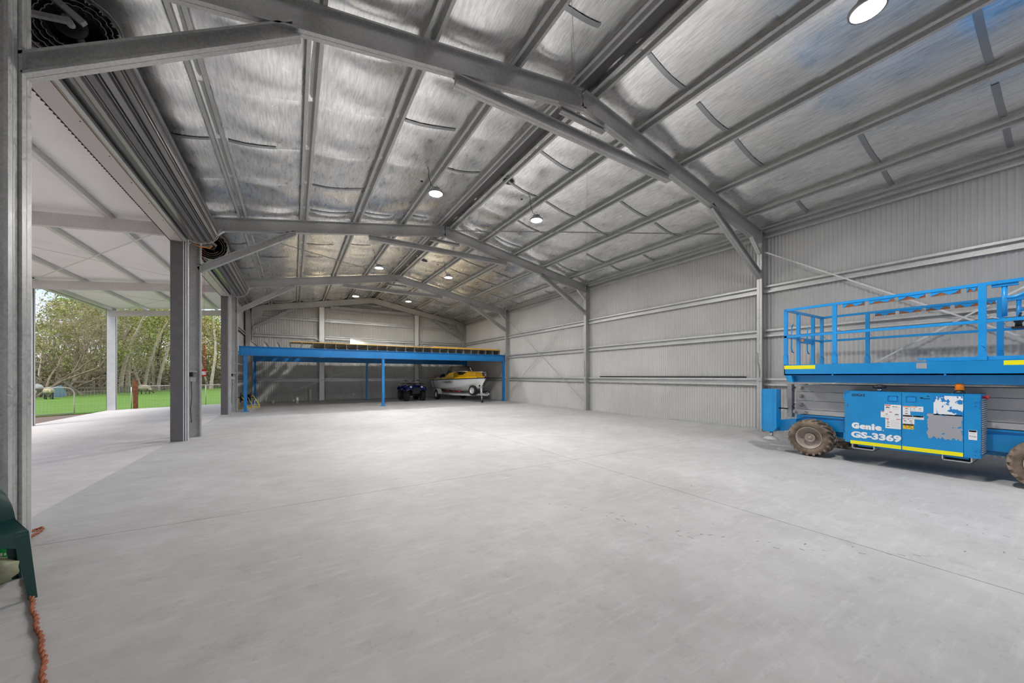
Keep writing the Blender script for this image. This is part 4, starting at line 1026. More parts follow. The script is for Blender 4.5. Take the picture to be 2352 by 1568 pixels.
for (y, z, s_) in ((1.14, .855, .012), (1.105, .85, .013), (1.115, .60, .016), (.975, .70, .02), (1.03, .695, .010), (.955, .655, .012)):
    b.add([(DX - .0006, y + s_, z - s_ * .6), (DX - .0006, y - s_ * .9, z - s_ * .2), (DX - .0006, y - s_ * .7, z + s_ * .9), (DX - .0006, y + s_ * .5, z + s_ * .6)], [(0, 1, 2, 3)])
b.build('paint_fleck', 'blue', dr)
for d, y1, y0 in ((dl, 2.076, 1.515), (dr, 1.505, .945)):
    b = MB(); rect(b, y1, y0, .318, .372); b.build('reflective_strip', 'yellow', d)
b = MB(); rect(b, 1.329, 1.300, 1.075, 1.093); rect(b, 1.300, 1.235, 1.072, 1.080); rect(b, 1.262, 1.245, 1.105, 1.118); b.build('black_mark', 'black', dr)
fd = lambda y, z: (DX - .0004, -y, z)           # text runs towards -Y
b = MB(); put_text(b, 'AE04G418', fd, -2.065, -1.906, 1.072, 1.117, .012); b.build('fleet_number', 'black', dl)
b = MB(); put_text(b, 'GS-3369', fd, -2.068, -1.513, .416, .522, .052); b.build('model_lettering', 'white', dl)
b = MB(); put_text(b, 'G', fd, -2.062, -1.972, .562, .660, .075); put_text(b, 'e', fd, -1.968, -1.893, .562, .632, .075); put_text(b, 'n', fd, -1.898, -1.834, .562, .630, .075)
rect(b, 1.828, 1.797, .562, .630, 0, DX - .0004); b.add([(DX - .0004, 1.838, .634), (DX - .0004, 1.788, .634), (DX - .0004, 1.812, .664)], [(0, 1, 2)])
put_text(b, 'e', fd, -1.792, -1.716, .562, .632, .075); b.lathe([(.007, 0), (.007, .0006), (0, .0006)], (DX - .0002, 1.702, .570), (-1, 0, 0), 10)
b.build('maker_lettering', 'white', dl)
# fork pockets, beacon, cap, button
for y0, y1 in ((1.80, 2.06), (.87, 1.13)):
    b = MB(); b.box(7.62, 8.1, y0, y0 + .012, .245, .315); b.box(7.62, 8.1, y1 - .012, y1, .245, .315); b.box(7.62, 8.1, y0, y1, .245, .255); b.box(7.75, 8.1, y0, y1, .305, .315)
    b.build('fork_pocket', 'lift_grey', Lf)
bc = MB().lathe([(.055, 0), (.05, .02), (.035, .035), (.035, .045), (0, .045)], (7.74, .99, 1.158), n=20).build('beacon_base', 'black', Lf)
MB().lathe([(.040, .045), (.043, .055), (.040, .085), (.042, .09), (.039, .12), (.030, .135), (0, .138)], (7.74, .99, 1.158), n=24).build('beacon_lens', 'amber', bc)
cp = MB().lathe([(.028, 0), (.028, .055), (0, .055)], (7.74, 1.77, 1.158), n=16).build('intake_pipe', 'chrome', Lf)
MB().lathe([(.058, .045), (.075, .052), (.077, .075), (.066, .092), (.03, .104), (0, .106)], (7.74, 1.77, 1.158), n=24).build('intake_cap', 'black', cp)
b = MB(); b.lathe([(.012, 0), (.012, .03), (.028, .032), (.030, .045), (.02, .05), (0, .05)], (7.70, .795, 1.12), (0, -1, 0), 14); b.build('stop_button', 'red', pod)
# platform
PX0, PX1, PY0, PY1 = LX, 9.28, -.55, 2.985
b = MB()
b.box(PX0 + .03, PX1 - .03, PY0, PY1 - .01, 1.56, 1.592)
deck = b.build('platform_deck', 'lift_grey', Lf)
for s_, x in ((1, PX0), (-1, PX1)):
    X = lambda d: x + s_ * d
    b = MB(); q = [(X(0), 1.598), (X(0), 1.41), (X(.012), 1.405), (X(.012), 1.598)]
    b.prism([(p[0], p[1]) for p in q], 'y', PY0, PY1)
    q = [(X(.11), 1.41), (X(.10), 1.41), (X(.12), 1.285), (X(.13), 1.285)]; b.prism(q, 'y', PY0, PY1 - .09); b.prism([(X(.012), 1.41), (X(.012), 1.40), (X(.12), 1.40), (X(.12), 1.41)], 'y', PY0, PY1 - .01); b.prism([(PY1 - .002, 1.41), (PY1 - .075, 1.285), (PY1 - .13, 1.285), (PY1 - .11, 1.41)], 'x', *sorted((X(.004), X(.11))))
    b.prism([(X(0), 1.41), (X(.02), 1.41), (X(.02), 1.43), (X(0), 1.43)], 'y', PY0, PY1)
    b.build('platform_skirt', 'blue', deck)
b = MB(); b.prism([(PY1, 1.598), (PY1, 1.42), (PY1 - .06, 1.29), (PY1 - .075, 1.29), (PY1 - .015, 1.42), (PY1 - .015, 1.598)], 'x', PX0, PX1)
b.build('platform_skirt', 'blue', deck)
b = MB(); rect(b, 2.982, 2.53, 1.518, 1.582, 0, LX - .0012); b.build('reflective_strip', 'yellow', deck)
b = MB(); rect(b, .625, -.10, 1.535, 1.592, 0, LX - .0012); b.build('reflective_strip', 'yellow', deck)
b = MB(); rect(b, 1.365, 1.265, 1.502, 1.582, 0, LX - .0012); b.build('bare_patch', 'patch', deck)
b = MB()
for y in (2.3, 1.1): b.lathe([(.012, 0), (.012, .006), (0, .009)], (LX + .004, y, 1.412), (-1, 0, 0), 10)
b.build('bolts', 'blue_rail', deck)
MB().box(PX0 + .03, PX1 - .03, -.6, 1.277, 1.602, 1.62).build('extension_deck', 'blue_rail', Lf)
b = MB(); b.box(PX0 + .02, PX0 + .06, -.6, 1.277, 1.60, 1.652); b.box(PX0 + .02, PX0 + .05, 1.277, 1.36, 1.625, 1.65); b.build('extension_rail', 'blue_rail', Lf)
RM = 'blue_rail'
def rail_side(x, ph, mat):
    sg = 1 if x < 8.4 else -1
    R_ = MB(); R_.box(x - .02, x + .02, -.6, PY1, 2.565, 2.605); R_.box(x - .02, x + .02, -.6, PY1, 2.085, 2.125)
    r = R_.build('side_rail', mat, Lf)
    for y, w_ in ((PY1 - .02, .05), (2.278, .055), (.79, .065), (-.5, .05)):
        p = MB(); p.box(x - .022, x + .022, y - w_ / 2, y + w_ / 2, 1.597 + (.05 if y < 1.2 else 0), 2.57); q = p.build('rail_post', mat, r)
        p = MB(); p.tube([(x - .03, y, 1.80), (x + .03, y, 1.80)], .008, 8); p.tube([(x - .032, y, 1.80), (x - .036, y - .03, 1.77), (x - .032, y - .03, 1.72)], .004, 6); p.box(x - .026, x + .026, y - w_ / 2 - .006, y + w_ / 2 + .006, 1.60, 1.77 if y > 1.2 else 1.68); p.build('post_socket', mat, q)
        p = MB(); p.tube([(x - sg * .025, y - .035, 2.20), (x - sg * .025, y - .05, 2.15), (x - sg * .025, y - .13, 2.125)], .006, 6); p.build('lanyard_ring', 'chrome', q)
    rg = random.Random(int(x * 10))
    for y1, y0 in ((2.176, 1.915), (1.862, 1.596), (1.548, 1.283), (1.234, .968), (.92, .83)):
        m_ = 12; top = [(y1 + (y0 - y1) * k / m_, 2.566) for k in range(m_ + 1)]; bot = [(y1 + (y0 - y1) * k / m_, 2.566 - (.035 + .02 * math.sin(k * .8 + x) + rg.uniform(-.008, .010))) for k in range(m_ + 1)]
        p = MB(); vs = [(x - .012, a, c_) for a, c_ in top + bot]; n_ = m_ + 1
        p.add(vs, [(k, k + 1, n_ + k + 1, n_ + k) for k in range(m_)]); p.build('rail_guard', mat, r)
        p = MB(); p.box(x - .006, x + .006, y0, y1, 2.507, 2.566); p.build('guard_board', 'rust', r)
    return r
rail_side(PX0 + .022, 0, RM); rail_side(PX1 - .022, 1, 'blue')
b = MB(); b.box(PX0, PX1, PY1 - .04, PY1, 2.565, 2.605); b.box(PX0, 8.12, PY1 - .04, PY1, 2.085, 2.12); b.box(8.80, PX1, PY1 - .04, PY1, 2.085, 2.12); er = b.build('end_rail', 'blue', Lf)
for x in (8.15, 8.81): MB().box(x - .028, x + .028, PY1 - .05, PY1, 1.597, 2.57).build('gate_post', RM if x < 8.5 else 'blue', er)
MB().box(8.18, 8.79, PY1 - .035, PY1 - .005, 2.02, 2.12).build('gate_bar', 'blue', er)
b = MB(); b.box(8.23, 8.33, PY1 - .041, PY1 - .035, 2.045, 2.10); b.build('gate_decal', 'decal_orange', er)
for x in (7.93, 8.62): MB().tube([(x, PY1 - .02, 2.35), (x - .03, PY1 - .02, 2.33), (x - .06, PY1 - .02, 2.27), (x - .06, PY1 - .02, 1.90), (x - .03, PY1 - .02, 1.84), (x + .02, PY1 - .02, 1.83)], .011, 8).build('gate_handle', 'blue', er)
b = MB()
for x in (8.19,):
    for z in (2.40, 1.78): b.box(x - .01, x + .03, PY1 - .03, PY1 + .01, z - .03, z + .03)
b.build('gate_hinge', 'black', er)
for x in (PX0 + .05, PX1 - .05):
    b = MB(); b.tube([(x, .623, 2.55), (x, .623, 2.15)], .024, 10); b.tube([(x, .62, 2.385), (x, .54, 2.385), (x, .47, 2.42), (x, .42, 2.50), (x, .35, 2.54), (x, -.3, 2.54)], .021, 10)
    b.box(x - .03, x + .03, .52, .72, 2.53, 2.566); b.build('extension_handle', RM, Lf)
b = MB(); b.box(9.10, 9.2, .56, .68, 2.10, 2.13); b.lathe([(.035, 0), (.03, .05), (.045, .07), (.05, .12), (.03, .14), (0, .14)], (9.15, .62, 2.13), n=14); b.tube([(9.15, .62, 2.25), (9.15, .60, 2.33)], .012, 8)
b.build('control_box', 'black', Lf)

# ------------------------------------------------------------------ boat on its trailer
h = Vector((.06, -.998, 0)).normalized(); lf = Vector((-h.y, h.x, 0))
BM = Matrix(((h.x, lf.x, 0, 8.12), (h.y, lf.y, 0, 21.6), (0, 0, 1, 0), (0, 0, 0, 1)))
def bt(*p): return BM @ Vector(p)
ST = [  # forward, half beam at gunwale, gunwale height, half beam at chine, chine height, keel height
    (0, .86, 1.19, .76, .70, .54), (1.0, .91, 1.19, .79, .69, .52), (2.0, .92, 1.20, .77, .70, .51), (3.0, .86, 1.22, .62, .76, .52), (3.7, .72, 1.245, .44, .83, .56), (4.3, .50, 1.265, .24, .92, .64), (4.75, .29, 1.28, .10, 1.02, .80), (5.1, .03, 1.30, .012, 1.25, 1.18)]
B_ = thing('motor_boat', 'white clinker motor boat with yellow cabin sitting on a trailer beneath the mezzanine', 'boat', tuple(bt(2.5, 0, 0)))
b = MB()
for sg in (-1, 1):
    rings = []
    for (x, hb, gh, cb, ch, kh) in ST:
        r = [(x + (.0 if x > .1 else 0), 0, kh)]
        for k in range(3): a = (k + 1) / 3; r.append((x, sg * cb * a, kh + (ch - kh) * a ** 1.4))
        ns = 6
        for k in range(ns):
            a0, a1 = k / ns, (k + 1) / ns; w_ = min(.014, hb * .15)
            y0 = cb + (hb - cb) * a0 ** .8 + w_; y1 = cb + (hb - cb) * a1 ** .8
            r.append((x, sg * y0, ch + (gh - ch) * a0)); r.append((x, sg * y1, ch + (gh - ch) * a1))
        rings.append(r)
    b.loft([[bt(*p) for p in r] for r in rings], smooth=False)
n0 = ST[0]; b.add([bt(0, 0, n0[5]), bt(0, -n0[3], n0[4]), bt(0, -n0[1], n0[2]), bt(0, n0[1], n0[2]), bt(0, n0[3], n0[4])], [(0, 1, 2, 3, 4)])
hull = b.build('hull', 'hull', B_)
for sg in (-1, 1):
    b = MB(); b.tube([bt(x, sg * (hb + .012), gh - .01 + (0 if x > 1.1 else -.03)) for (x, hb, gh, *_) in ST], .024, 6); b.build('rubbing_strake', 'black', hull)
b = MB(); rings = []
for (x, hb, gh, *_) in ST:
    rings.append([bt(x, y * hb, gh + .02 + (.05 * (1 - y * y) if x > 3 else (-.25 if abs(y) < .7 and x < 2.2 else 0))) for y in (-1, -.8, -.4, 0, .4, .8, 1)])
b.loft(rings); deck_ = b.build('deck', 'boat_yellow', B_)
b = MB()
for sg in (-1, 1):
    b.loft([[bt(x, sg * (hb + .005), gh - .0) , bt(x, sg * (hb - .01), gh + .055 + (.02 if x > 1.2 else 0)), bt(x, sg * (hb - .12), gh + .06)] for (x, hb, gh, *_) in ST[:-1]])
b.build('gunwale', 'boat_yellow', deck_)
CB = [(1.75, .80, 1.27), (2.1, .80, 1.42), (2.45, .78, 1.56), (2.9, .72, 1.60), (3.4, .62, 1.63), (3.8, .54, 1.64), (4.05, .46, 1.62), (4.2, .42, 1.50), (4.32, .40, 1.29)]
b = MB(); rings = []
for (x, hb, z) in CB:
    zb = 1.24 + .01 * x; rings.append([bt(x, -hb - .06, zb), bt(x, -hb - .015, zb + (z - zb) * .45), bt(x, -hb + .06, z - .02), bt(x, -hb * .5, z), bt(x, 0, z + .01), bt(x, hb * .5, z), bt(x, hb - .06, z - .02), bt(x, hb + .015, zb + (z - zb) * .45), bt(x, hb + .06, zb)])
b.loft(rings[2:]); cab = b.build('cabin', 'boat_gold', B_)
for sg in (-1, 1):
    b = MB(); b.loft([[bt(x, sg * (hb + .065), 1.24 + .01 * x), bt(x, sg * (hb + .02), 1.25 + (z - 1.25) * .5), bt(x, sg * (hb - .02), z)] for x, hb, z in CB[:4]]); b.build('side_panel', 'boat_yellow', cab)
    b = MB(); P_ = lambda x, hb, z: bt(x, sg * (hb + .012), z)
    b.add([P_(3.25, .635, 1.60), P_(3.95, .49, 1.60), P_(3.90, .545, 1.46), P_(3.42, .645, 1.45)], [(0, 1, 2, 3)]); b.build('side_window', 'black', cab)
    b = MB(); b.add([bt(3.80, sg * .585, 1.455), bt(3.95, sg * .545, 1.455), bt(3.93, sg * .52, 1.55)], [(0, 1, 2)]); b.build('window_sticker', 'boat_yellow', cab)
    b = MB(); b.tube([bt(2.95, sg * .79, 1.28), bt(2.93, sg * .745, 1.44), bt(2.9, sg * .68, 1.60), bt(2.9, sg * .3, 1.62)], .012, 5); b.tube([bt(3.2, sg * .65, 1.625), bt(3.7, sg * .57, 1.64), bt(4.06, sg * .46, 1.63)], .012, 5); b.build('cabin_trim', 'white', cab)
# windscreen
wt = [(1.95, -.84, 1.36), (2.55, -.76, 1.58), (2.42, -.66, 1.90), (2.62, -.35, 1.925), (2.66, .0, 1.93), (2.62, .35, 1.925), (2.42, .66, 1.90), (2.55, .76, 1.58), (1.95, .84, 1.36)]
b = MB(); fr = [(2.42, -.66, 1.90), (2.62, -.35, 1.925), (2.66, 0, 1.93), (2.62, .35, 1.925), (2.42, .66, 1.90)]; lo = [(2.62, -.76, 1.57), (2.98, -.42, 1.61), (3.05, 0, 1.62), (2.98, .42, 1.61), (2.62, .76, 1.57)]
b.loft([[bt(*p) for p in fr], [bt(*p) for p in lo]]); b.add([bt(1.9, -.80, 1.36), bt(2.62, -.76, 1.57), bt(2.42, -.66, 1.90)], [(0, 1, 2)]); b.add([bt(1.9, .80, 1.36), bt(2.62, .76, 1.57), bt(2.42, .66, 1.90)], [(0, 1, 2)])
scr = b.build('windscreen', 'glass', B_)
b = MB()
for sg in (-1, 1): b.tube([bt(1.9, sg * .80, 1.36), bt(2.42, sg * .66, 1.90), bt(2.62, sg * .76, 1.57)], .016, 5)
b.tube([bt(*p) for p in fr], .014, 5); b.build('windscreen_frame', 'black', scr)
b = MB(); pts = [bt(4.25, -.46, 1.30), bt(4.35, -.44, 1.55), bt(4.6, -.36, 1.62), bt(4.9, -.2, 1.6), bt(5.0, 0, 1.58), bt(4.9, .2, 1.6), bt(4.6, .36, 1.62), bt(4.35, .44, 1.55), bt(4.25, .46, 1.30)]
b.tube(pts, .013, 6)
for x, y in ((4.65, -.33), (4.65, .33), (4.95, -.1), (4.95, .1)): b.tube([bt(x, y, 1.29), bt(x, y, 1.60)], .010, 6)
b.build('bow_rail', 'chrome', B_)
b = MB(); fb = lambda x, z: bt(1.80 + x, -(.914 + (z - .95) * .06 + .022), z)
put_text(b, 'CAZ42N', lambda x, z: bt(x, -(.915 - max(0, x - 2.0) * .055 + (z - 1.05) * .25 + .03), z), 1.95, 2.95, .985, 1.115, .012); b.build('registration_lettering', 'black', hull)
# outboard and gear in the stern
b = MB(); b.loft([[bt(-.30 + .42 * q, .16 * c_ * math.cos(a), 1.38 + .15 * c_ * math.sin(a)) for a in [2 * PI * j / 12 for j in range(12)]] for q, c_ in ((0, .4), (.12, .9), (.5, 1.05), (.85, .95), (1, .4))], closed=True, caps=True); mo = b.build('outboard_cowl', 'rubber', B_)
b = MB(); b.box(-.06, .06, -.05, .05, 0, .85); b.xf(BM @ Matrix.Translation((-.16, 0, .42))); b.build('outboard_leg', 'black', mo)
for k, (x, y, z, r, mt_, nm, lb) in enumerate(((.32, -.52, 1.24, .15, 'white', 'life_jacket', 'white and red life jacket heaped in the boat stern'), (.62, -.40, 1.22, .14, 'black', 'gear_bag', 'black gear bag heaped in the boat stern'), (.95, -.45, 1.22, .14, 'white', 'folded_cover', 'white folded cover in the boat behind the yellow side panel'), (1.5, -.40, 1.45, .13, 'pvc', 'helm_chair', 'pale helm chair back standing in the boat behind the windscreen'))):
    b = MB(); b.ball((0, 0, 0), r, 10, 7, sc=(1.2, 1.0, .75) if k < 3 else (.5, 1.4, 1.3))
    rg = random.Random(k); b.v = [(vx * rg.uniform(.85, 1.15), vy * rg.uniform(.85, 1.15), vz * rg.uniform(.85, 1.15)) for vx, vy, vz in b.v]
    b.xf(BM @ Matrix.Translation((x, y, z + (.0 if k < 3 else .0)))); o = tag(b.build(nm, [mt_, 'red'], None), lb, nm.split('_')[-1])
    if k == 0:
        b = MB(); b.tube([bt(x - .05, y - .16, z + .05), bt(x, y, z + .13), bt(x + .05, y + .15, z + .05)], .035, 6); b.build('strap', 'red', o)
b = MB(); b.tube([bt(.55, -.93, 1.24), bt(.56, -.97, 1.1), bt(.62, -.95, .92), bt(.72, -.90, .75), bt(.8, -.84, .55)], .014, 5); tag(b.build('tie_strap', 'black', None), 'black strap tying the boat hull down to the trailer', 'strap')
Tr = thing('boat_trailer', 'galvanised boat trailer with mudguards, spare wheel and jockey wheel under the boat', 'trailer', tuple(bt(2.5, 0, 0)))
for sg in (-1, 1):
    b = MB(); b.beam(bt(-.1, sg * .62, .36), bt(2.6, sg * .62, .36), .05, .09); b.beam(bt(2.58, sg * .62, .36), bt(4.2, sg * .07, .36), .05, .09); b.build('side_rail', 'galv_light', Tr)
b = MB(); b.beam(bt(3.3, 0, .38), bt(5.35, 0, .42), .06, .09); b.build('drawbar', 'galv_light', Tr)
for x in (0, 1.0, 2.0, 3.0): MB().beam(bt(x, -.62 if x < 2.7 else -.45, .36), bt(x, .62 if x < 2.7 else .45, .36), .05, .06).build('cross_member', 'galv_light', Tr)
MB().tube([bt(1.0, -.9, .31), bt(1.0, .9, .31)], .03, 8).build('axle', 'galv', Tr)
for sg in (-1, 1):
    wheel_parts(Tr, bt(1.0, sg * .86, .285), lf * sg, .285, .17, 'rubber', 'rubber', 'galv_light', 26)
    b = MB(); pts = [(1.0 - .40 * math.cos(a), .30 + .38 * math.sin(a)) for a in (.1, .7, 1.2, 1.57, 1.95, 2.5, 3.04)]
    b.loft([[bt(x, sg * .73, z) for x, z in pts], [bt(x, sg * .98, z) for x, z in pts]], smooth=False); b.loft([[bt(x, sg * .98, z) for x, z in pts], [bt(x, sg * .98, z - .05) for x, z in pts]], smooth=False); b.loft([[bt(x, sg * .73, z) for x, z in pts], [bt(x, sg * .73, min(z, .4)) for x, z in pts]], smooth=False)
    b.build('mudguard', 'galv_light', Tr)
for x in (.2, .9, 1.6, 2.3, 3.0):
    for sg in (-1, 1):
        b = MB(); b.beam(bt(x, sg * .40, .38), bt(x, sg * .40, .50), .03, .05); b.lathe([(.045, -.06), (.05, 0), (.045, .06)], bt(x, sg * .40, .52), lf, 10); b.build('keel_roller', 'red', Tr)
wp = MB().beam(bt(4.75, 0, .42), bt(4.58, 0, 1.05), .07, .07).build('winch_post', 'galv_light', Tr)
b = MB(); b.lathe([(.07, -.07), (.07, .07)], bt(4.68, 0, .95), lf, 12); b.box(-.06, .06, -.09, .09, -.08, .08); b.v[-8:] = [tuple(BM @ (Vector(p) + Vector((4.66, 0, .92)))) for p in b.v[-8:]]; b.build('winch', 'black', wp)
wheel_parts(Tr, bt(4.30, -.26, .62), (lf * -1 + h * .25), .275, .17, 'rubber', 'rubber', 'galv_light', 26, name='spare_wheel')
b = MB(); b.tube([bt(5.0, -.12, .78), bt(5.0, -.12, .30)], .028, 10); b.tube([bt(5.0, -.12, .34), bt(5.0, -.12, .14)], .022, 10); b.beam(bt(5.0, -.12, .45), bt(5.0, .0, .45), .03, .08); b.tube([bt(5.0, -.12, .78), bt(5.08, -.12, .80), bt(5.08, -.12, .86)], .012, 6)
jk = b.build('jockey_stand', 'galv_light', Tr)
MB().lathe([(.02, -.035), (.075, -.03), (.085, 0), (.075, .03), (.02, .035)], bt(5.04, -.12, .088), lf, 16).build('jockey_wheel', 'rubber', jk)
b = MB(); b.beam(bt(5.2, 0, .44), bt(5.48, 0, .46), .07, .08); b.lathe([(.05, 0), (.055, .06), (.03, .09), (0, .09)], bt(5.47, 0, .43), n=12); b.beam(bt(5.25, 0, .5), bt(5.42, 0, .58), .03, .02); b.build('coupling', 'galv', Tr)
# tined cultivator behind the drawbar
C_ = thing('cultivator', 'dark row of curved spring tines standing behind the trailer drawbar', 'cultivator', (9.45, 19.0, 0))
MB().beam((8.95, 19.0, .46), (10.0, 19.1, .46), .06, .06).build('tool_bar', 'grey_dark', C_)
for k in range(8):
    x = 9.0 + k * .135; y = 19.0 + k * .013
    b = MB(); b.tube([(x, y, .46), (x + .02, y - .10, .44), (x + .04, y - .17, .34), (x + .03, y - .12, .2), (x + .0, y - .10, .09), (x - .02, y - .16, .0)], .02, 6); b.build('tine', 'grey_dark', C_)
# ------------------------------------------------------------------ quad bike
Q = thing('quad_bike', 'dark blue farm quad bike with racks, bull bar and knobbly tyres', 'quad bike', (5.77, 20.5, 0))
for (x, y) in ((5.33, 19.88), (6.21, 19.88), (5.33, 21.17), (6.21, 21.17)):
    wheel_parts(Q, (x, y, .315), (-1 if x < 5.77 else 1, 0, 0), .315, .23, 'rubber', 'rubber', 'grey_dark', 14, rim_r=.5)
def qx(x, y, z): return (5.77 + x, 20.5 + y, z)
b = MB()
b.tube([qx(-.2, -.75, .40), qx(-.16, .6, .38)], .03, 8); b.tube([qx(.2, -.75, .40), qx(.16, .6, .38)], .03, 8); b.box(5.77 - .2, 5.77 + .2, 20.1, 20.9, .30, .62)
b.tube([qx(-.44, -.62, .315), qx(.44, -.62, .315)], .03, 8); b.tube([qx(-.44, .67, .315), qx(.44, .67, .315)], .04, 8)
b.build('engine_frame', 'black', Q)
def fender(y0, y1, zc, nm):
    for sg in (-1, 1):
        b = MB(); rings = []
        for k in range(9):
            a = PI * k / 8; yy = (y0 + y1) / 2 - math.cos(a) * (y1 - y0) / 2; z = zc + .24 * math.sin(a) ** .6
            rings.append([qx(sg * .16, yy, z + .04), qx(sg * .34, yy, z + .03), qx(sg * .52, yy, z - .01), qx(sg * .56, yy, z - .07)])
        b.loft(rings); b.build(nm, 'quad_blue', Q)
fender(-1.0, -.25, .60, 'front_fender'); fender(.28, 1.05, .60, 'rear_fender')
b = MB(); rings = []
for y, w_, z in ((-.98, .12, .66), (-.85, .22, .86), (-.6, .24, .90), (-.35, .2, .93), (-.15, .15, .95), (.05, .13, .86)):
    rings.append([qx(w_ * math.cos(a), y, z - .16 + .17 * math.sin(a)) for a in [PI * j / 8 for j in range(9)]])
b.loft(rings); b.build('front_cowl', 'quad_blue', Q)
b = MB(); rings = []
for y, w_, z in ((.0, .13, .84), (.15, .16, .82), (.5, .18, .83), (.8, .17, .86), (.86, .10, .84)):
    rings.append([qx(w_ * math.cos(a), y, z - .10 + .11 * math.sin(a)) for a in [PI * j / 8 for j in range(9)]])
b.loft(rings, caps=False); b.build('seat', 'black', Q)
b = MB(); b.prism([(19.56, .42), (19.50, .56), (19.54, .74), (19.75, .74), (19.75, .42)], 'x', 5.57, 5.97); b.build('grille', 'grey_dark', Q)
for sg in (-1, 1):
    MB().lathe([(.075, 0), (.075, .02), (.06, .035), (0, .04)], qx(sg * .30, -.97, .80), (0, -1, .1), 16).build('headlight', 'chrome', Q)
    MB().lathe([(.04, 0), (.04, .015), (0, .02)], qx(sg * .42, -.96, .70), (0, -1, 0), 12).build('indicator', 'white', Q)
b = MB(); b.tube([qx(-.42, -.9, .70), qx(-.36, -1.04, .66), qx(-.2, -1.06, .60), qx(.2, -1.06, .60), qx(.36, -1.04, .66), qx(.42, -.9, .70)], .016, 6)
for sg in (-1, 1): b.tube([qx(sg * .12, -.96, .40), qx(sg * .14, -1.06, .50), qx(sg * .14, -1.07, .72), qx(sg * .22, -1.0, .88)], .016, 6)
b.tube([qx(-.14, -1.07, .72), qx(.14, -1.07, .72)], .014, 6); b.build('bull_bar', 'grey_dark', Q)
def rack(y0, y1, z):
    b = MB(); b.tube([qx(-.42, y0, z), qx(.42, y0, z), qx(.46, y0 + .04, z), qx(.42, y1, z), qx(-.42, y1, z), qx(-.46, y0 + .04, z)], .012, 6, closed=True)
    for x in (-.25, 0, .25): b.tube([qx(x, y0, z), qx(x, y1, z)], .009, 6)
    for x in (-.3, .3): b.tube([qx(x, (y0 + y1) / 2, z), qx(x, (y0 + y1) / 2, z - .12)], .010, 6)
    b.build('rack', 'black', Q)
rack(-1.0, -.45, .95); rack(.4, 1.0, .95)
b = MB(); b.tube([qx(0, -.25, .92), qx(0, -.18, 1.04)], .03, 8); b.tube([qx(-.40, -.02, 1.13), qx(-.24, -.10, 1.13), qx(-.1, -.18, 1.05), qx(.1, -.18, 1.05), qx(.24, -.10, 1.13), qx(.40, -.02, 1.13)], .013, 6); hb_ = b.build('handlebar', 'chrome', Q)
b = MB()
for sg in (-1, 1): b.tube([qx(sg * .30, -.07, 1.13), qx(sg * .42, -.01, 1.13)], .02, 8)
b.build('grip', 'black', hb_)
b = MB()
for sg in (-1, 1): b.tube([qx(sg * .26, -.12, 1.12), qx(sg * .36, -.16, 1.10), qx(sg * .42, -.12, 1.09)], .006, 5)
b.build('brake_lever', 'chrome', hb_)
# ------------------------------------------------------------------ hose reel trolley
H_ = thing('hose_reel', 'black hose reel on a yellow tube trolley behind the front blue leg', 'hose reel', (-1.6, 18.35, 0))
for sx in (-.30, .10):
    x = -1.60 + sx
    b = MB(); b.tube([(x - .02, 18.62, .02), (x, 18.50, .52), (x + .02, 18.44, .60), (x + .06, 18.36, .58), (x + .26, 18.0, .26), (x + .30, 17.96, .20), (x + .30, 17.95, .02)], .017, 8); b.build('side_tube', 'reel_yellow', H_)
MB().tube([(-1.93, 18.62, .05), (-1.5, 18.62, .05)], .016, 8).build('cross_tube', 'reel_yellow', H_)
MB().tube([(-1.62, 17.96, .12), (-1.18, 17.96, .12)], .016, 8).build('cross_tube', 'reel_yellow', H_)
MB().tube([(-1.95, 18.42, .50), (-1.42, 18.42, .50)], .02, 8).build('spindle', 'black', H_)
for x in (-1.86, -1.54): MB().lathe([(.05, -.01), (.20, -.012), (.21, 0), (.20, .012), (.05, .01)], (x, 18.42, .50), (1, 0, 0), 24).build('reel_flange', 'black', H_)
b = MB()
for k in range(7): b.lathe([(.10, -.022), (.135, -.012), (.145, 0), (.135, .012), (.10, .022)], (-1.83 + k * .044, 18.42, .50), (1, 0, 0), 24)
b.build('hose_coil', 'rubber', H_)
MB().tube([(-1.6, 18.27, .5), (-1.52, 18.2, .32), (-1.42, 18.08, .16), (-1.36, 17.98, .22), (-1.35, 18.0, .42)], .011, 6).build('hose_tail', 'pvc', H_)
# ------------------------------------------------------------------ green chair, bags, rope
CH = thing('plastic_chair', 'dark green moulded plastic chair beside the galvanised door column', 'chair', (-1.72, 3.66, 0))
fx = Vector((.50, -.866, 0)).normalized(); rx = Vector((.866, .50, 0)).normalized()      # facing direction, viewer-right side
c0 = Vector((-1.447, 3.50, 0)) - rx * .21 - fx * .21
def cp_(a, d, z): return c0 + rx * a + fx * d + Vector((0, 0, z))
b = MB(); rings = []
for i in range(9):
    a = -.23 + .46 * i / 8; row = []
    for j in range(9):
        d = -.21 + .42 * j / 8; z = .42 - .022 * math.cos(a / .23 * 1.45) * math.cos(d / .21 * 1.4) + (.012 if abs(a) > .2 else 0)
        row.append(cp_(a, d, z))
    rings.append(row)
b.loft(rings)
edge = [(-.23, -.21)] + [(-.23, -.21 + .42 * k / 8) for k in range(1, 8)] + [(-.23 + .46 * k / 10, .21) for k in range(11)] + [(.23, .21 - .42 * k / 8) for k in range(1, 9)]
def arch(a, d):
    t_ = abs(a) / .23 if abs(d) > .205 else abs(d) / .21
    return .065 + .09 * t_ ** 4
b.loft([[cp_(a, d, .432) for a, d in edge], [cp_(a * 1.03, d * 1.03, .41) for a, d in edge], [cp_(a * 1.05, d * 1.05, .43 - arch(a, d)) for a, d in edge]])
b.build('seat', 'chair', CH)
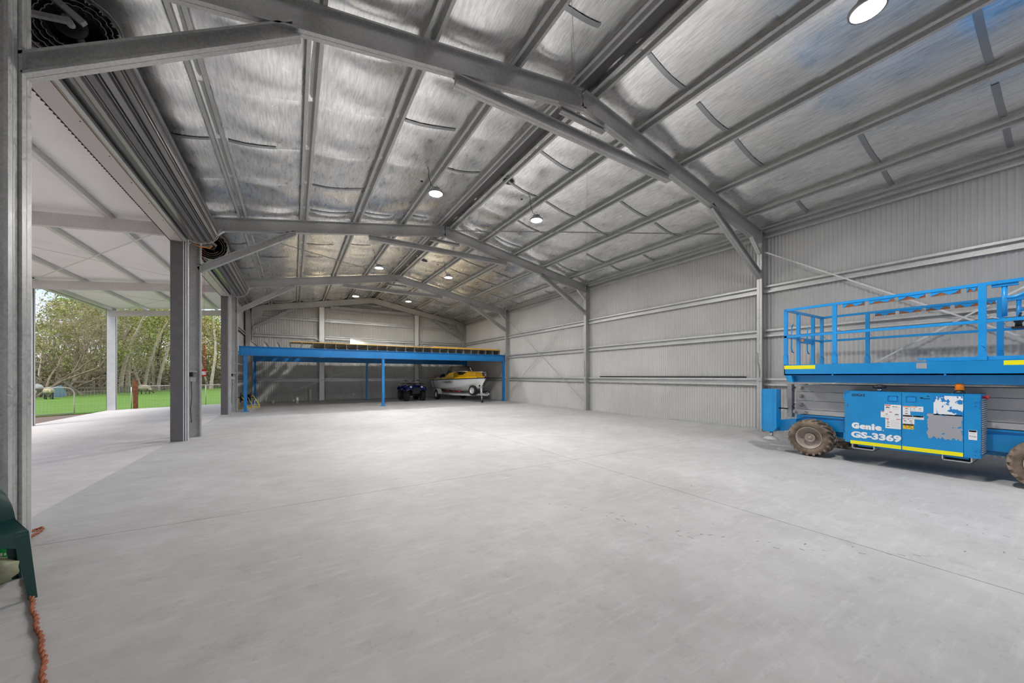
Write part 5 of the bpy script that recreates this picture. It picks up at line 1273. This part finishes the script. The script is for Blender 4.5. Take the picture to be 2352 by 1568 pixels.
for sa in (-1, 1):
    for sd in (-1, 1):
        b = MB(); rings = []
        for t_ in (0, .3, .65, 1):
            z = .425 * (1 - t_); a = sa * (.235 + .03 * t_); d = sd * (.215 + .03 * t_); w_ = .055 - .018 * t_
            q = [(a, d - sd * w_), (a, d), (a - sa * w_, d), (a - sa * w_, d - sd * .012), (a - sa * .012, d - sd * .012), (a - sa * .012, d - sd * w_)]
            rings.append([cp_(x, y, z) for x, y in q])
        b.loft(rings, smooth=False, closed=True, caps=True); b.build('leg', 'chair', CH)
b = MB(); rings = []
for i in range(9):
    a = -1 + 2 * i / 8; row = []
    for j in range(7):
        t_ = j / 6; w_ = .235 - .045 * t_ ** 2; z = .42 + .36 * t_ * (1 - .42 * abs(a) ** 3); d = -.20 - .10 * t_ - .02 * (1 - a * a)
        row.append(cp_(a * w_, d, z))
    rings.append(row)
b.loft(rings); b.loft([[p + fx * .022 for p in r] for r in rings]); b.loft([rings[-1], [p + fx * .022 for p in rings[-1]]]); b.loft([[r[-1] for r in rings], [r[-1] + fx * .022 for r in rings]])
b.build('backrest', 'chair', CH)
def bag(name, label, cat, c, sc, mat, seed, r=1.0):
    b = MB(); b.ball((0, 0, 0), 1, 14, 10); rg = random.Random(seed)
    ph = [rg.uniform(0, 6) for _ in range(4)]
    vs = []
    for x, y, z in b.v:
        k = 1 + .10 * math.sin(5 * x + ph[0]) * math.sin(4 * y + ph[1]) + .06 * math.sin(9 * z + ph[2] + 3 * x)
        vs.append((c[0] + x * k * sc[0], c[1] + y * k * sc[1], max(.002, c[2] + (abs(z) ** .8 * (1 if z > 0 else -1)) * k * sc[2])))
    b.v = vs; return tag(b.build(name, mat, None), label, cat)
bag('khaki_bag', 'crumpled khaki bag lying on the floor under the green chair', 'bag', (-1.72, 3.84, .09), (.12, .11, .09), 'khaki', 4)
gp_ = bag('bottle_pack', 'bright green plastic-wrapped bottle pack under the green chair', 'bottle pack', (-1.745, 4.04, .12), (.075, .07, .12), 'bottle_green', 8)
b = MB()
for k in range(6): b.box(-1.745 + k * .016 - .04, -1.736 + k * .016 - .04, 3.966, 3.969, .15, .165 + .004 * (k % 2))
b.build('label_print', 'white', gp_)
bag('red_packet', 'dark red and white packet lying behind the khaki bag', 'packet', (-1.84, 3.98, .10), (.09, .09, .10), 'red', 12)
path = [(-2.02, 4.78, .02), (-1.99, 4.98, .02), (-1.955, 5.02, .02), (-1.93, 4.90, .02), (-1.91, 4.70, .02), (-1.745, 4.3, .02), (-1.575, 3.86, .02), (-1.46, 3.60, .02), (-1.41, 3.50, .02), (-1.33, 3.32, .02), (-1.22, 3.08, .02), (-1.09, 2.80, .02), (-.97, 2.50, .02), (-.86, 2.22, .02), (-.8, 1.9, .02)]
def smooth_path(p, n):
    out = []
    for i in range(len(p) - 1):
        p0, p1, p2, p3 = (Vector(p[max(0, min(len(p) - 1, i + k))]) for k in (-1, 0, 1, 2))
        for k in range(n):
            t_ = k / n; out.append(.5 * ((2 * p1) + (p2 - p0) * t_ + (2 * p0 - 5 * p1 + 4 * p2 - p3) * t_ ** 2 + (3 * p1 - p0 - 3 * p2 + p3) * t_ ** 3))
    return out + [Vector(p[-1])]
sp = smooth_path(path, 26)
RP = thing('twisted_rope', 'twisted orange rope running along the floor under the green chair leg', 'rope', (-1.2, 3.0, 0))
for ph in (0, PI):
    pts = []; L = 0
    for i, p in enumerate(sp):
        if i: L += (p - sp[i - 1]).length
        d = (sp[min(i + 1, len(sp) - 1)] - sp[max(i - 1, 0)]).normalized(); sd = Vector((-d.y, d.x, 0)); a = L * 2 * PI / .12 + ph
        pts.append(p + sd * (.0058 * math.cos(a) + .004 * math.sin(L * 23)) + Vector((0, 0, .0058 * math.sin(a) - .006)))
    MB().tube(pts, .0068, 7).build('strand', 'rope', RP)
